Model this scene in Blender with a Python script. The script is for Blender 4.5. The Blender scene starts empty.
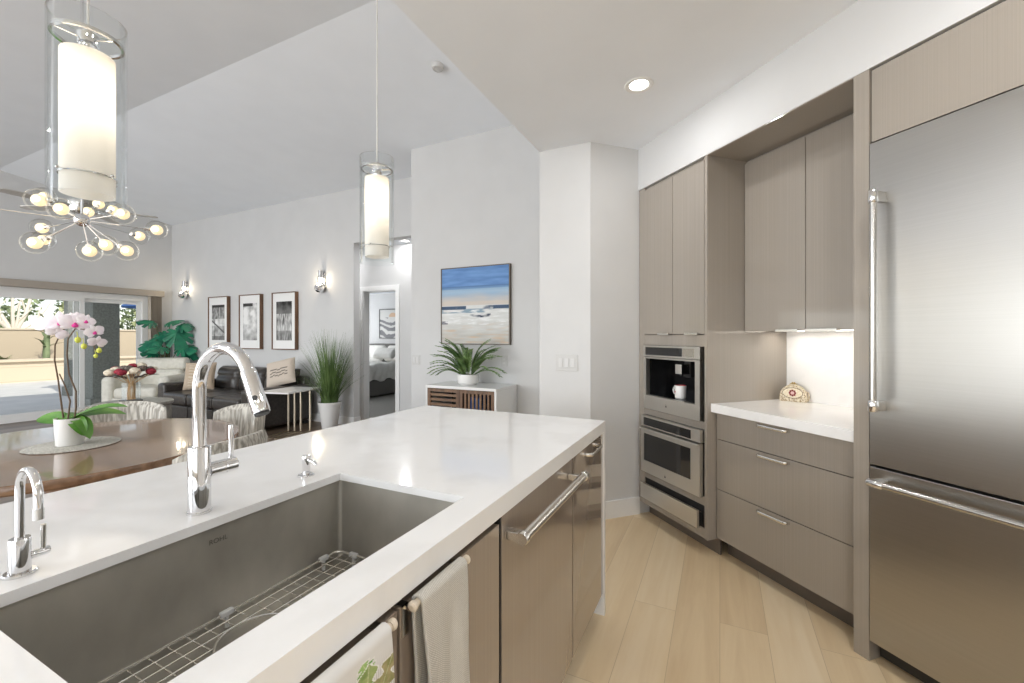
import bpy, bmesh, math, random
from math import sin, cos, pi, radians, sqrt, atan2
from mathutils import Vector, Matrix, Quaternion, noise

random.seed(7)
scene = bpy.context.scene
COL = scene.collection

# ------------------------------------------------------------------ camera
cam_data = bpy.data.cameras.new('camera')
cam_data.sensor_width = 36.0
cam_data.lens = 36.0 * 430.0 / 1024.0
cam_data.shift_y = -4.5 / 1024.0
cam_data.clip_start = 0.02
cam = bpy.data.objects.new('camera', cam_data)
COL.objects.link(cam)
cam.location = (0, 0, 1.31)
cam.rotation_euler = (pi / 2, 0, radians(25.8))
scene.camera = cam

# ------------------------------------------------------------------ sky, sun, daylight, exposure
scene.view_settings.view_transform = 'Standard'
scene.view_settings.look = 'None'
scene.view_settings.gamma = 1.0
scene.view_settings.use_curve_mapping = False
scene.view_settings.exposure = 0.66
try:
    scene.cycles.use_denoising = True
    scene.cycles.denoiser = 'OPENIMAGEDENOISE'
    scene.cycles.max_bounces = 10
    scene.cycles.diffuse_bounces = 6
    scene.cycles.glossy_bounces = 5
    scene.cycles.transmission_bounces = 8
    scene.cycles.transparent_max_bounces = 16
    scene.cycles.caustics_refractive = False
    scene.cycles.caustics_reflective = False
    scene.cycles.sample_clamp_indirect = 6.0
except Exception:
    pass

world = bpy.data.worlds.new('sky')
scene.world = world
world.use_nodes = True
wn = world.node_tree
wn.nodes.clear()
wo = wn.nodes.new('ShaderNodeOutputWorld')
wb = wn.nodes.new('ShaderNodeBackground')
ws = wn.nodes.new('ShaderNodeTexSky')
ws.sky_type = 'NISHITA'
ws.sun_disc = False
ws.sun_elevation = radians(42)
ws.sun_rotation = radians(100)
ws.dust_density = 1.0
wb.inputs['Strength'].default_value = 0.15
wh = wn.nodes.new('ShaderNodeHueSaturation')
wh.inputs['Saturation'].default_value = .45
wn.links.new(ws.outputs[0], wh.inputs['Color'])
wn.links.new(wh.outputs[0], wb.inputs['Color'])
wn.links.new(wb.outputs[0], wo.inputs['Surface'])


def light(name, kind, loc, energy, color=(1, 1, 1), rot=(0, 0, 0), **kw):
    d = bpy.data.lights.new(name, kind)
    d.energy = energy
    d.color = color
    for k_, v in kw.items():
        setattr(d, k_, v)
    o = bpy.data.objects.new(name, d)
    COL.objects.link(o)
    o.location = loc
    o.rotation_euler = rot
    return o


sun = light('sun', 'SUN', (8, -3, 12), 2.3, (1.0, 0.95, 0.86), angle=radians(0.6))
sun.rotation_euler = Vector((-1.0, 0.22, -0.86)).to_track_quat('-Z', 'Y').to_euler()
# area lamps for daylight; the south and bedroom ones are added fill, unseen
DAYC = (0.945, 0.972, 1.0)
light('window_daylight', 'AREA', (-5.6, -4.06, 1.45), 245, DAYC, (radians(90), 0, 0), shape='RECTANGLE', size=6.6, size_y=2.2)
light('window_daylight', 'AREA', (0.6, -4.06, 1.65), 22, DAYC, (radians(90), 0, 0), shape='RECTANGLE', size=4.3, size_y=1.5)
light('slider_daylight', 'AREA', (-9.78, -0.45, 1.05), 13, DAYC, (radians(90), 0, radians(-90)), shape='RECTANGLE', size=3.9, size_y=1.9)
light('bedroom_daylight', 'AREA', (-9.0, 7.2, 1.5), 30, DAYC, (radians(90), 0, radians(-90)), shape='RECTANGLE', size=1.6, size_y=1.2)  # no opening here; lamp added to brighten the bedroom

# ------------------------------------------------------------------ colours and materials
def lin(v):
    v /= 255.0
    return v / 12.92 if v <= 0.04045 else ((v + 0.055) / 1.055) ** 2.4


def C(r, g, b):
    return (lin(r), lin(g), lin(b), 1.0)


def newmat(name):
    m = bpy.data.materials.new(name)
    m.use_nodes = True
    nt = m.node_tree
    return m, nt, nt.nodes['Principled BSDF']


def node(nt, typ, **kw):
    n = nt.nodes.new(typ)
    for k_, v in kw.items():
        if k_.startswith('i_'):
            n.inputs[k_[2:].replace('_', ' ')].default_value = v
        else:
            setattr(n, k_, v)
    return n


def mat(name, col, rough=0.5, metal=0.0, spec=0.5, coat=0.0, emit=None, estr=0.0, sss=0.0):
    m, nt, p = newmat(name)
    p.inputs['Base Color'].default_value = col
    p.inputs['Roughness'].default_value = rough
    p.inputs['Metallic'].default_value = metal
    p.inputs['Specular IOR Level'].default_value = spec
    p.inputs['Coat Weight'].default_value = coat
    p.inputs['Coat Roughness'].default_value = 0.04
    if emit:
        p.inputs['Emission Color'].default_value = emit
        p.inputs['Emission Strength'].default_value = estr
    return m


def coords(nt, scale=(1, 1, 1), rot=(0, 0, 0), world_space=True):
    if world_space:
        g = node(nt, 'ShaderNodeNewGeometry')
        out = g.outputs['Position']
    else:
        g = node(nt, 'ShaderNodeTexCoord')
        out = g.outputs['Object']
    mp = node(nt, 'ShaderNodeMapping')
    mp.inputs['Scale'].default_value = scale
    mp.inputs['Rotation'].default_value = rot
    nt.links.new(out, mp.inputs['Vector'])
    return mp.outputs['Vector']


def noise_mat(name, c1, c2, scale=(10, 10, 10), rough=0.5, metal=0.0, detail=4.0, bump=0.0, spec=0.5, coat=0.0, world_space=False, lo=0.35, hi=0.65, nscale=1.0, rough2=None, aniso=0.0):
    m, nt, p = newmat(name)
    v = coords(nt, scale, (0, 0, 0), world_space)
    n = node(nt, 'ShaderNodeTexNoise')
    n.inputs['Scale'].default_value = nscale
    n.inputs['Detail'].default_value = detail
    nt.links.new(v, n.inputs['Vector'])
    r = node(nt, 'ShaderNodeValToRGB')
    r.color_ramp.elements[0].position = lo
    r.color_ramp.elements[0].color = c1
    r.color_ramp.elements[1].position = hi
    r.color_ramp.elements[1].color = c2
    nt.links.new(n.outputs['Fac'], r.inputs['Fac'])
    nt.links.new(r.outputs['Color'], p.inputs['Base Color'])
    p.inputs['Roughness'].default_value = rough
    p.inputs['Metallic'].default_value = metal
    p.inputs['Specular IOR Level'].default_value = spec
    p.inputs['Coat Weight'].default_value = coat
    p.inputs['Coat Roughness'].default_value = 0.05
    p.inputs['Anisotropic'].default_value = aniso
    if aniso:
        tg_ = node(nt, 'ShaderNodeTangent', direction_type='RADIAL', axis='Z')
        nt.links.new(tg_.outputs[0], p.inputs['Tangent'])
        p.inputs['Anisotropic Rotation'].default_value = 0.0
    if rough2 is not None:
        mr = node(nt, 'ShaderNodeMapRange')
        mr.inputs['To Min'].default_value = rough
        mr.inputs['To Max'].default_value = rough2
        nt.links.new(n.outputs['Fac'], mr.inputs['Value'])
        nt.links.new(mr.outputs['Result'], p.inputs['Roughness'])
    if bump:
        b = node(nt, 'ShaderNodeBump')
        b.inputs['Strength'].default_value = bump
        b.inputs['Distance'].default_value = 0.002
        nt.links.new(n.outputs['Fac'], b.inputs['Height'])
        nt.links.new(b.outputs['Normal'], p.inputs['Normal'])
    return m


def plank_mat(name, tones, rough, plank_w=0.19, plank_l=1.6, mortar=(0.2, 0.15, 0.1, 1), grain=0.35):
    """wood boards running along world Y"""
    m, nt, p = newmat(name)
    v = coords(nt, (1, 1, 1), (0, 0, radians(90)))
    br = node(nt, 'ShaderNodeTexBrick')
    br.inputs['Scale'].default_value = 1.0
    br.inputs['Brick Width'].default_value = plank_l
    br.inputs['Row Height'].default_value = plank_w
    br.inputs['Mortar Size'].default_value = 0.0012
    br.inputs['Mortar Smooth'].default_value = 0.1
    br.inputs['Bias'].default_value = 0.0
    br.inputs['Color1'].default_value = (0, 0, 0, 1)
    br.inputs['Color2'].default_value = (1, 1, 1, 1)
    br.inputs['Mortar'].default_value = (0.5, 0.5, 0.5, 1)
    br.offset = 0.37
    nt.links.new(v, br.inputs['Vector'])
    # grain: stretched noise, shifted by the board's own tone
    v2 = coords(nt, (14, 1.1, 1))
    add = node(nt, 'ShaderNodeVectorMath', operation='ADD')
    nt.links.new(v2, add.inputs[0])
    mul = node(nt, 'ShaderNodeVectorMath', operation='SCALE')
    mul.inputs['Scale'].default_value = 9.0
    nt.links.new(br.outputs['Color'], mul.inputs[0])
    nt.links.new(mul.outputs[0], add.inputs[1])
    n = node(nt, 'ShaderNodeTexNoise')
    n.inputs['Scale'].default_value = 1.0
    n.inputs['Detail'].default_value = 6.0
    n.inputs['Roughness'].default_value = 0.62
    n.inputs['Distortion'].default_value = 0.6
    nt.links.new(add.outputs[0], n.inputs['Vector'])
    mix = node(nt, 'ShaderNodeMix', data_type='FLOAT')
    mix.inputs['Factor'].default_value = grain
    sep = node(nt, 'ShaderNodeSeparateColor')
    nt.links.new(br.outputs['Color'], sep.inputs[0])
    nt.links.new(sep.outputs[0], mix.inputs['A'])
    nt.links.new(n.outputs['Fac'], mix.inputs['B'])
    r = node(nt, 'ShaderNodeValToRGB')
    els = r.color_ramp.elements
    els[0].position, els[0].color = 0.15, tones[0]
    els[1].position, els[1].color = 0.85, tones[2]
    e = els.new(0.5)
    e.color = tones[1]
    nt.links.new(mix.outputs['Result'], r.inputs['Fac'])
    mm = node(nt, 'ShaderNodeMix', data_type='RGBA')
    nt.links.new(br.outputs['Fac'], mm.inputs['Factor'])
    nt.links.new(r.outputs['Color'], mm.inputs['A'])
    mm.inputs['B'].default_value = mortar
    nt.links.new(mm.outputs['Result'], p.inputs['Base Color'])
    p.inputs['Roughness'].default_value = rough
    return m


def glass_mat(name, tint=(1, 1, 1, 1), gloss=0.4, rough=0.0):
    """thin clear glass: fresnel mix of transparent and glossy"""
    m = bpy.data.materials.new(name)
    m.use_nodes = True
    nt = m.node_tree
    nt.nodes.clear()
    out = node(nt, 'ShaderNodeOutputMaterial')
    t = node(nt, 'ShaderNodeBsdfTransparent')
    t.inputs['Color'].default_value = tint
    g = node(nt, 'ShaderNodeBsdfGlossy')
    g.inputs['Roughness'].default_value = rough
    fr = node(nt, 'ShaderNodeLayerWeight')
    fr.inputs['Blend'].default_value = 0.12
    mul = node(nt, 'ShaderNodeMath', operation='MULTIPLY')
    mul.inputs[1].default_value = gloss
    mul.use_clamp = True
    nt.links.new(fr.outputs['Fresnel'], mul.inputs[0])
    mx = node(nt, 'ShaderNodeMixShader')
    nt.links.new(mul.outputs[0], mx.inputs['Fac'])
    nt.links.new(t.outputs[0], mx.inputs[1])
    nt.links.new(g.outputs[0], mx.inputs[2])
    nt.links.new(mx.outputs[0], out.inputs['Surface'])
    return m


def attr_mat(name, rough=0.6, spec=0.3):
    m, nt, p = newmat(name)
    a = node(nt, 'ShaderNodeVertexColor', layer_name='Col')
    nt.links.new(a.outputs['Color'], p.inputs['Base Color'])
    p.inputs['Roughness'].default_value = rough
    p.inputs['Specular IOR Level'].default_value = spec
    return m


def stripe_fabric(name, c1, c2, scale=60.0, rough=0.9):
    m, nt, p = newmat(name)
    v = coords(nt, (1, 1, 1), (0, 0, 0), False)
    w = node(nt, 'ShaderNodeTexNoise')
    w.inputs['Scale'].default_value = 1.0
    w.inputs['Detail'].default_value = 3.0
    mp = node(nt, 'ShaderNodeMapping')
    mp.inputs['Scale'].default_value = (scale, scale, 5.0)
    nt.links.new(v, mp.inputs['Vector'])
    nt.links.new(mp.outputs[0], w.inputs['Vector'])
    r = node(nt, 'ShaderNodeValToRGB')
    r.color_ramp.elements[0].position, r.color_ramp.elements[0].color = 0.40, c1
    r.color_ramp.elements[1].position, r.color_ramp.elements[1].color = 0.60, c2
    nt.links.new(w.outputs['Fac'], r.inputs['Fac'])
    nt.links.new(r.outputs['Color'], p.inputs['Base Color'])
    p.inputs['Roughness'].default_value = rough
    p.inputs['Specular IOR Level'].default_value = 0.15
    return m


M = {}
M['wall'] = noise_mat('wall_paint', (.62, .62, .617, 1), (.64, .64, .637, 1), (3, 3, 3), 0.65, bump=0.0, spec=0.2, world_space=True)
M['ceil'] = noise_mat('ceiling_paint', (.85, .882, .925, 1), (.87, .902, .945, 1), (3, 3, 3), 0.8, spec=0.1, world_space=True)  # cool tint put in the colour to offset warm light from the floor
M['trim'] = mat('trim_paint', (.84, .84, .83, 1), 0.4)
M['oak'] = plank_mat('light_oak_boards', (C(206, 178, 138), C(226, 203, 166), C(238, 220, 190)), 0.38, mortar=C(196, 172, 136), grain=.68)
M['walnut_floor'] = plank_mat('brown_boards', (C(84, 70, 58), C(112, 95, 80), C(136, 118, 100)), 0.4, mortar=C(60, 50, 42))
M['taupe'] = noise_mat('taupe_gloss_laminate', C(150, 142, 132), C(157, 149, 139), (240, 240, 0.7), 0.12, spec=0.5, coat=0.7, lo=0.3, hi=0.7)
M['taupe_island'] = noise_mat('taupe_gloss_island_laminate', C(143, 130, 117), C(149, 136, 123), (240, 240, 0.7), 0.04, spec=0.5, coat=0.8, lo=0.3, hi=0.7)
M['taupe_dark'] = mat('taupe_toe_kick', C(104, 95, 86), 0.35)
M['taupe_in'] = mat('cabinet_interior', C(60, 55, 50), 0.6)
M['quartz'] = noise_mat('white_quartz', (.80, .795, .785, 1), (.85, .847, .84, 1), (5, 5, 5), 0.10, spec=0.5, detail=8, world_space=True, lo=0.38, hi=0.5)
M['steel'] = mat('brushed_steel', C(192, 190, 186), 0.22, 1.0)
M['steel_v'] = noise_mat('brushed_appliance_steel', C(176, 174, 170), C(180, 178, 174), (1.5, 1.5, 300), 0.27, metal=1.0, rough2=0.31, aniso=0.5)
M['steel_oven'] = mat('oven_steel', C(206, 203, 197), 0.36, 1.0)
M['chrome'] = mat('polished_chrome', (.76, .76, .77, 1), 0.04, 1.0)
M['nickel'] = mat('satin_nickel', (.74, .73, .70, 1), 0.22, 1.0)
M['sink'] = noise_mat('worn_sink_steel', C(160, 156, 147), C(190, 186, 176), (5, 5, 3), 0.34, metal=0.6, rough2=0.5, bump=0.0, detail=6)
M['wire'] = mat('rack_steel_wire', (.80, .79, .76, 1), 0.18, 1.0)
M['blackglass'] = mat('black_glass', (.012, .012, .013, 1), 0.04, coat=0.3)
M['black'] = mat('black_plastic', (.015, .015, .015, 1), 0.4)
M['darkgap'] = mat('dark_recess', (.02, .019, .018, 1), 0.8)
M['white_ceramic'] = mat('white_ceramic', (.80, .79, .77, 1), 0.3)
M['glass'] = glass_mat('clear_glass', (.97, .98, .98, 1))
M['pane'] = glass_mat('window_glass', (.96, .97, .97, 1), 0.4)
M['leather'] = noise_mat('dark_brown_leather', C(50, 46, 43), C(66, 61, 57), (30, 30, 30), 0.32, bump=0.15, spec=0.5)
M['cream'] = noise_mat('cream_leather', C(205, 202, 190), C(216, 213, 202), (20, 20, 20), 0.5, spec=0.3)
M['tweed'] = stripe_fabric('striped_grey_upholstery', C(150, 146, 138), C(208, 205, 197))
M['table'] = noise_mat('dining_table_walnut', C(116, 88, 66), C(146, 114, 88), (3, 26, 26), 0.2, spec=0.5, coat=0.5, detail=5)
M['walnut'] = noise_mat('walnut', C(92, 66, 46), C(124, 92, 66), (22, 22, 3), 0.45)
M['walnut_h'] = noise_mat('walnut_slats', C(104, 76, 54), C(132, 100, 72), (4, 22, 22), 0.45)
M['white_gloss'] = mat('white_lacquer', (.82, .82, .81, 1), 0.25)
M['plastic'] = mat('white_plastic', (.62, .618, .61, 1), 0.5)
M['plate'] = mat('switch_plate_plastic', (.57, .567, .556, 1), 0.5)
M['grass'] = noise_mat('grass_blade', C(64, 92, 40), C(120, 146, 84), (9, 9, 3), 0.55)
M['fern'] = noise_mat('fern_frond', C(66, 98, 50), C(130, 160, 96), (12, 12, 12), 0.5)
M['monstera'] = noise_mat('monstera_leaf', C(18, 92, 74), C(40, 138, 98), (7, 7, 7), 0.35)
M['stem'] = mat('green_stem', C(86, 92, 50), 0.6)
M['bark'] = mat('brown_bark', C(96, 78, 60), 0.8)
M['soil'] = noise_mat('potting_soil', C(50, 40, 32), C(80, 66, 52), (60, 60, 60), 0.95)
M['orchid_leaf'] = noise_mat('orchid_leaf', C(70, 122, 44), C(110, 156, 70), (8, 8, 8), 0.35)
M['petal'] = noise_mat('white_orchid_petal', C(238, 230, 240), C(248, 244, 248), (20, 20, 20), 0.5)
M['lip'] = mat('magenta_orchid_lip', C(214, 60, 150), 0.5)
M['bud'] = mat('yellow_green_bud', C(206, 212, 90), 0.5)
M['mat'] = noise_mat('woven_grey_placemat', C(140, 138, 130), C(206, 203, 194), (160, 160, 160), 0.85, bump=0.5)
M['frost'] = None
M['towel'] = None
M['stone'] = noise_mat('grey_stone', C(150, 147, 140), C(180, 177, 170), (12, 12, 12), 0.35)
M['marble'] = mat('white_marble_top', (.74, .73, .71, 1), 0.25)
M['champagne'] = mat('champagne_metal', C(196, 184, 164), 0.3, 1.0)
M['cream_knob'] = mat('cream_resin', C(214, 202, 184), 0.45)
M['frame_white'] = mat('slider_white_vinyl', (.80, .80, .79, 1), 0.35)
M['valance'] = mat('taupe_valance', C(164, 155, 144), 0.6)
M['blind'] = noise_mat('beige_vertical_blind', C(172, 162, 148), C(184, 174, 160), (40, 40, 1), 0.7)
M['patio'] = noise_mat('patio_concrete', C(204, 202, 196), C(216, 213, 207), (2, 2, 2), 0.85)
M['bedding'] = noise_mat('white_bedding', C(224, 222, 216), C(236, 234, 229), (8, 8, 8), 0.9)
M['bedgrey'] = mat('grey_bed_fabric', C(112, 110, 106), 0.9)
M['art'] = attr_mat('painted_canvas', 0.55)
M['print'] = attr_mat('printed_photograph', 0.35)
M['carpet'] = noise_mat('grey_carpet', C(150, 147, 140), C(166, 163, 156), (60, 60, 60), 0.95)
M['concrete_wall'] = None
M['leaf_out'] = noise_mat('garden_foliage', C(88, 104, 70), C(160, 172, 128), (2, 2, 2), 0.7)
M['leaf_out2'] = noise_mat('garden_foliage_pale', C(134, 142, 96), C(190, 194, 146), (2, 2, 2), 0.7)
M['bare'] = mat('pale_bare_bark', C(226, 216, 200), 0.8)
M['umbrella'] = mat('blue_canvas', C(58, 94, 150), 0.8)
M['post'] = noise_mat('dark_grey_stucco', C(122, 124, 118), C(142, 144, 138), (30, 30, 30), 0.9)
M['fan'] = mat('grey_fan_blade', C(190, 187, 182), 0.4)
M['bulb'] = mat('lit_bulb', (1, .9, .75, 1), 0.3, emit=(1, .88, .70, 1), estr=4)
M['warm'] = mat('lit_warm_frosted_glass', (.9, .8, .6, 1), 0.4, emit=(1, .76, .44, 1), estr=.52)
M['globe_glow'] = mat('lit_bulb_inside_globe', (1, .9, .7, 1), 0.4, emit=(1, .84, .56, 1), estr=2.2)
M['globe'] = glass_mat('bubble_glass', (.95, .95, .94, 1), 0.38, 0.05)
M['warm_hot'] = mat('lit_filament', (1, .9, .7, 1), 0.4, emit=(1, .85, .6, 1), estr=12)
M['can'] = mat('lit_can_lens', (1, .97, .9, 1), 0.4, emit=(1, .96, .88, 1), estr=6)
M['led'] = mat('lit_led_strip', (1, .9, .75, 1), 0.4, emit=(1, .92, .8, 1), estr=3)
M['red'] = mat('red_glaze', C(176, 40, 50), 0.4)
M['red_flower'] = noise_mat('deep_red_flower', C(120, 24, 40), C(168, 48, 66), (40, 40, 40), 0.8)
M['cream_flower'] = noise_mat('cream_flower', C(214, 200, 176), C(236, 226, 206), (40, 40, 40), 0.8)
M['dark_flower'] = noise_mat('dusky_flower', C(70, 62, 58), C(130, 116, 106), (40, 40, 40), 0.8)
M['straw'] = mat('dry_stem', C(196, 160, 116), 0.7)
M['blue_thing'] = mat('blue_cloth', C(40, 84, 150), 0.7)
M['emblem'] = mat('dark_emblem', (.03, .03, .03, 1), 0.3)


def frosted():
    m = bpy.data.materials.new('frosted_white_glass')
    m.use_nodes = True
    nt = m.node_tree
    nt.nodes.clear()
    out = node(nt, 'ShaderNodeOutputMaterial')
    d = node(nt, 'ShaderNodeBsdfDiffuse')
    d.inputs['Color'].default_value = (.9, .89, .87, 1)
    t = node(nt, 'ShaderNodeBsdfTranslucent')
    t.inputs['Color'].default_value = (.95, .93, .9, 1)
    mx = node(nt, 'ShaderNodeMixShader')
    mx.inputs['Fac'].default_value = 0.55
    nt.links.new(d.outputs[0], mx.inputs[1])
    nt.links.new(t.outputs[0], mx.inputs[2])
    nt.links.new(mx.outputs[0], out.inputs['Surface'])
    return m


M['frost'] = frosted()


def towel_mat():
    m, nt, p = newmat('grey_woven_towel')
    v = coords(nt, (1, 1, 1), (0, 0, 0), False)
    w = node(nt, 'ShaderNodeTexWave', wave_type='BANDS', bands_direction='DIAGONAL')
    w.inputs['Scale'].default_value = 170.0
    w.inputs['Distortion'].default_value = 2.2
    w.inputs['Detail'].default_value = 2.0
    w.inputs['Detail Scale'].default_value = 3.0
    nt.links.new(v, w.inputs['Vector'])
    r = node(nt, 'ShaderNodeValToRGB')
    r.color_ramp.elements[0].position, r.color_ramp.elements[0].color = 0.15, C(196, 192, 183)
    r.color_ramp.elements[1].position, r.color_ramp.elements[1].color = 0.7, C(222, 219, 211)
    nt.links.new(w.outputs['Fac'], r.inputs['Fac'])
    nt.links.new(r.outputs['Color'], p.inputs['Base Color'])
    b = node(nt, 'ShaderNodeBump')
    b.inputs['Strength'].default_value = 0.6
    b.inputs['Distance'].default_value = 0.003
    nt.links.new(w.outputs['Fac'], b.inputs['Height'])
    nt.links.new(b.outputs['Normal'], p.inputs['Normal'])
    p.inputs['Roughness'].default_value = 0.95
    p.inputs['Specular IOR Level'].default_value = 0.1
    return m


M['towel'] = towel_mat()


def block_mat():
    m, nt, p = newmat('tan_block_wall')
    v = coords(nt, (1, 1, 1), (radians(90), 0, radians(90)))
    br = node(nt, 'ShaderNodeTexBrick')
    br.inputs['Scale'].default_value = 1.0
    br.inputs['Brick Width'].default_value = 0.42
    br.inputs['Row Height'].default_value = 0.21
    br.inputs['Mortar Size'].default_value = 0.012
    br.inputs['Color1'].default_value = C(212, 198, 176)
    br.inputs['Color2'].default_value = C(204, 188, 164)
    br.inputs['Mortar'].default_value = C(190, 174, 150)
    nt.links.new(v, br.inputs['Vector'])
    nt.links.new(br.outputs['Color'], p.inputs['Base Color'])
    p.inputs['Roughness'].default_value = 0.9
    return m


M['concrete_wall'] = block_mat()

# ------------------------------------------------------------------ mesh builder
class MB:
    def __init__(self, o=(0, 0, 0)):
        self.o = Vector(o)
        self.v, self.f, self.wn = [], [], False

    def add(self, verts, faces):
        b = len(self.v)
        self.v += [Vector(q) for q in verts]
        self.f += [tuple(i + b for i in f) for f in faces]
        return self

    def box(self, x0, x1, y0, y1, z0, z1, bev=0.0, seg=2):
        if x0 > x1: x0, x1 = x1, x0
        if y0 > y1: y0, y1 = y1, y0
        if z0 > z1: z0, z1 = z1, z0
        if bev <= 0:
            return self.add([(x0, y0, z0), (x1, y0, z0), (x1, y1, z0), (x0, y1, z0), (x0, y0, z1), (x1, y0, z1), (x1, y1, z1), (x0, y1, z1)],
                            [(3, 2, 1, 0), (4, 5, 6, 7), (0, 1, 5, 4), (1, 2, 6, 5), (2, 3, 7, 6), (3, 0, 4, 7)])
        self.wn = True
        bm = bmesh.new()
        bmesh.ops.create_cube(bm, size=1.0)
        for v in bm.verts:
            v.co = Vector(((x0 + x1) / 2 + v.co.x * (x1 - x0), (y0 + y1) / 2 + v.co.y * (y1 - y0), (z0 + z1) / 2 + v.co.z * (z1 - z0)))
        bev = min(bev, 0.49 * min(x1 - x0, y1 - y0, z1 - z0))
        bmesh.ops.bevel(bm, geom=bm.edges[:], offset=bev, segments=seg, profile=0.5, affect='EDGES')
        return self.bm(bm)

    def bm(self, bm, mx=None):
        bm.verts.index_update()
        self.add([(mx @ v.co) if mx else v.co.copy() for v in bm.verts], [tuple(v.index for v in f.verts) for f in bm.faces])
        bm.free()
        return self

    def sphere(self, c, r, u=16, v=10, sc=(1, 1, 1)):
        bm = bmesh.new()
        bmesh.ops.create_uvsphere(bm, u_segments=u, v_segments=v, radius=r)
        mx = Matrix.Translation(c) @ Matrix.Diagonal((*sc, 1))
        return self.bm(bm, mx)

    def cyl(self, p, q, r0, r1=None, n=20, caps=True):
        return self.tube([p, q], [r0, r0 if r1 is None else r1], n, caps)

    def tube(self, pts, r, n=12, caps=True, closed=False):
        pts = [Vector(p) for p in pts]
        if not isinstance(r, (list, tuple)):
            r = [r] * len(pts)
        m = len(pts)
        tang = []
        for i in range(m):
            if closed:
                t = pts[(i + 1) % m] - pts[i - 1]
            else:
                t = pts[min(i + 1, m - 1)] - pts[max(i - 1, 0)]
            tang.append(t.normalized())
        up = Vector((0, 0, 1)) if abs(tang[0].z) < 0.95 else Vector((1, 0, 0))
        nrm = (up - tang[0] * up.dot(tang[0])).normalized()
        vs, fs = [], []
        for i in range(m):
            if i:
                nrm = (nrm - tang[i] * nrm.dot(tang[i]))
                nrm = nrm.normalized() if nrm.length > 1e-6 else tang[i].orthogonal().normalized()
            bi = tang[i].cross(nrm)
            for k_ in range(n):
                a = 2 * pi * k_ / n
                vs.append(pts[i] + (nrm * cos(a) + bi * sin(a)) * r[i])
        for i in range(m if closed else m - 1):
            j = (i + 1) % m
            for k_ in range(n):
                l = (k_ + 1) % n
                fs.append((i * n + k_, i * n + l, j * n + l, j * n + k_))
        if caps and not closed:
            fs.append(tuple(range(n - 1, -1, -1)))
            fs.append(tuple((m - 1) * n + k_ for k_ in range(n)))
        return self.add(vs, fs)

    def lathe(self, prof, c=(0, 0, 0), n=32, axis='z', a0=0.0, a1=2 * pi):
        """prof: [(r, z)] ; closed ends get poles when r = 0"""
        full = abs(a1 - a0 - 2 * pi) < 1e-6
        cols = n if full else n + 1
        vs, fs = [], []
        for r, z in prof:
            for k_ in range(cols):
                a = a0 + (a1 - a0) * k_ / n
                p = (r * cos(a), r * sin(a), z)
                if axis == 'x': p = (p[2], p[0], p[1])
                if axis == 'y': p = (p[1], p[2], p[0])
                vs.append((p[0] + c[0], p[1] + c[1], p[2] + c[2]))
        for i in range(len(prof) - 1):
            for k_ in range(n):
                l = (k_ + 1) % cols
                fs.append((i * cols + k_, i * cols + l, (i + 1) * cols + l, (i + 1) * cols + k_))
        return self.add(vs, fs)

    def prism(self, poly, z0, z1):
        n = len(poly)
        vs = [(x, y, z0) for x, y in poly] + [(x, y, z1) for x, y in poly]
        fs = [tuple(range(n - 1, -1, -1)), tuple(range(n, 2 * n))] + [(i, (i + 1) % n, n + (i + 1) % n, n + i) for i in range(n)]
        return self.add(vs, fs)

    def strip(self, rows):
        """rows of equal length -> quad sheet"""
        n = len(rows[0])
        vs = [p for r in rows for p in r]
        fs = [(i * n + k_, i * n + k_ + 1, (i + 1) * n + k_ + 1, (i + 1) * n + k_) for i in range(len(rows) - 1) for k_ in range(n - 1)]
        return self.add(vs, fs)

    def mesh(self, name, m, smooth=35):
        me = bpy.data.meshes.new(name)
        me.from_pydata([v - self.o for v in self.v], [], self.f)
        me.validate()
        bm = bmesh.new()
        bm.from_mesh(me)
        bmesh.ops.remove_doubles(bm, verts=bm.verts[:], dist=1e-6)
        bmesh.ops.recalc_face_normals(bm, faces=bm.faces[:])
        bm.to_mesh(me)
        bm.free()
        if m is not None:
            me.materials.append(m)
        if smooth:
            me.polygons.foreach_set('use_smooth', [True] * len(me.polygons))
            me.set_sharp_from_angle(angle=radians(smooth))
        return me

    def build(self, name, m, parent=None, loc=None, rot=0.0, smooth=35, label=None, stuff=False):
        o = bpy.data.objects.new(name, self.mesh(name, m, smooth))
        COL.objects.link(o)
        if parent is not None:
            o.parent = parent
        else:
            o.location = self.o if loc is None else loc
            o.rotation_euler = (0, 0, rot)
        if self.wn and smooth:
            wm = o.modifiers.new('normals', 'WEIGHTED_NORMAL')
            wm.keep_sharp = True
        if label: o['label'] = label
        if stuff: o['kind'] = 'stuff'
        return o


def tag(o, label, cat, group=None, kind=None):
    o['label'] = label
    o['category'] = cat
    if group: o['group'] = group
    if kind: o['kind'] = kind
    return o


def thing(name, label, cat, loc=(0, 0, 0), rot=0.0, group=None):
    o = bpy.data.objects.new(name, None)
    o.empty_display_size = 0.1
    COL.objects.link(o)
    o.location = loc
    o.rotation_euler = (0, 0, rot)
    return tag(o, label, cat, group)


def struct(name, mb, m, smooth=35):
    o = mb.build(name, m, smooth=smooth)
    o['kind'] = 'structure'
    return o


def copy_tree(o, parent=None):
    c = o.copy()
    COL.objects.link(c)
    if parent is not None: c.parent = parent
    for ch in list(o.children):
        copy_tree(ch, c)
    return c


# the run of tall cabinets stands at 45 degrees: x' = -t, y' = n (into the wall)
CROT = radians(-45)
K = sqrt(0.5)


def cabpt(x, y, z=0.0):
    return Vector((K * x + K * y, -K * x + K * y, z))


def cabthing(name, label, cat, base, group=None):
    t = thing(name, label, cat, cabpt(*base), CROT, group)
    return t


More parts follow.
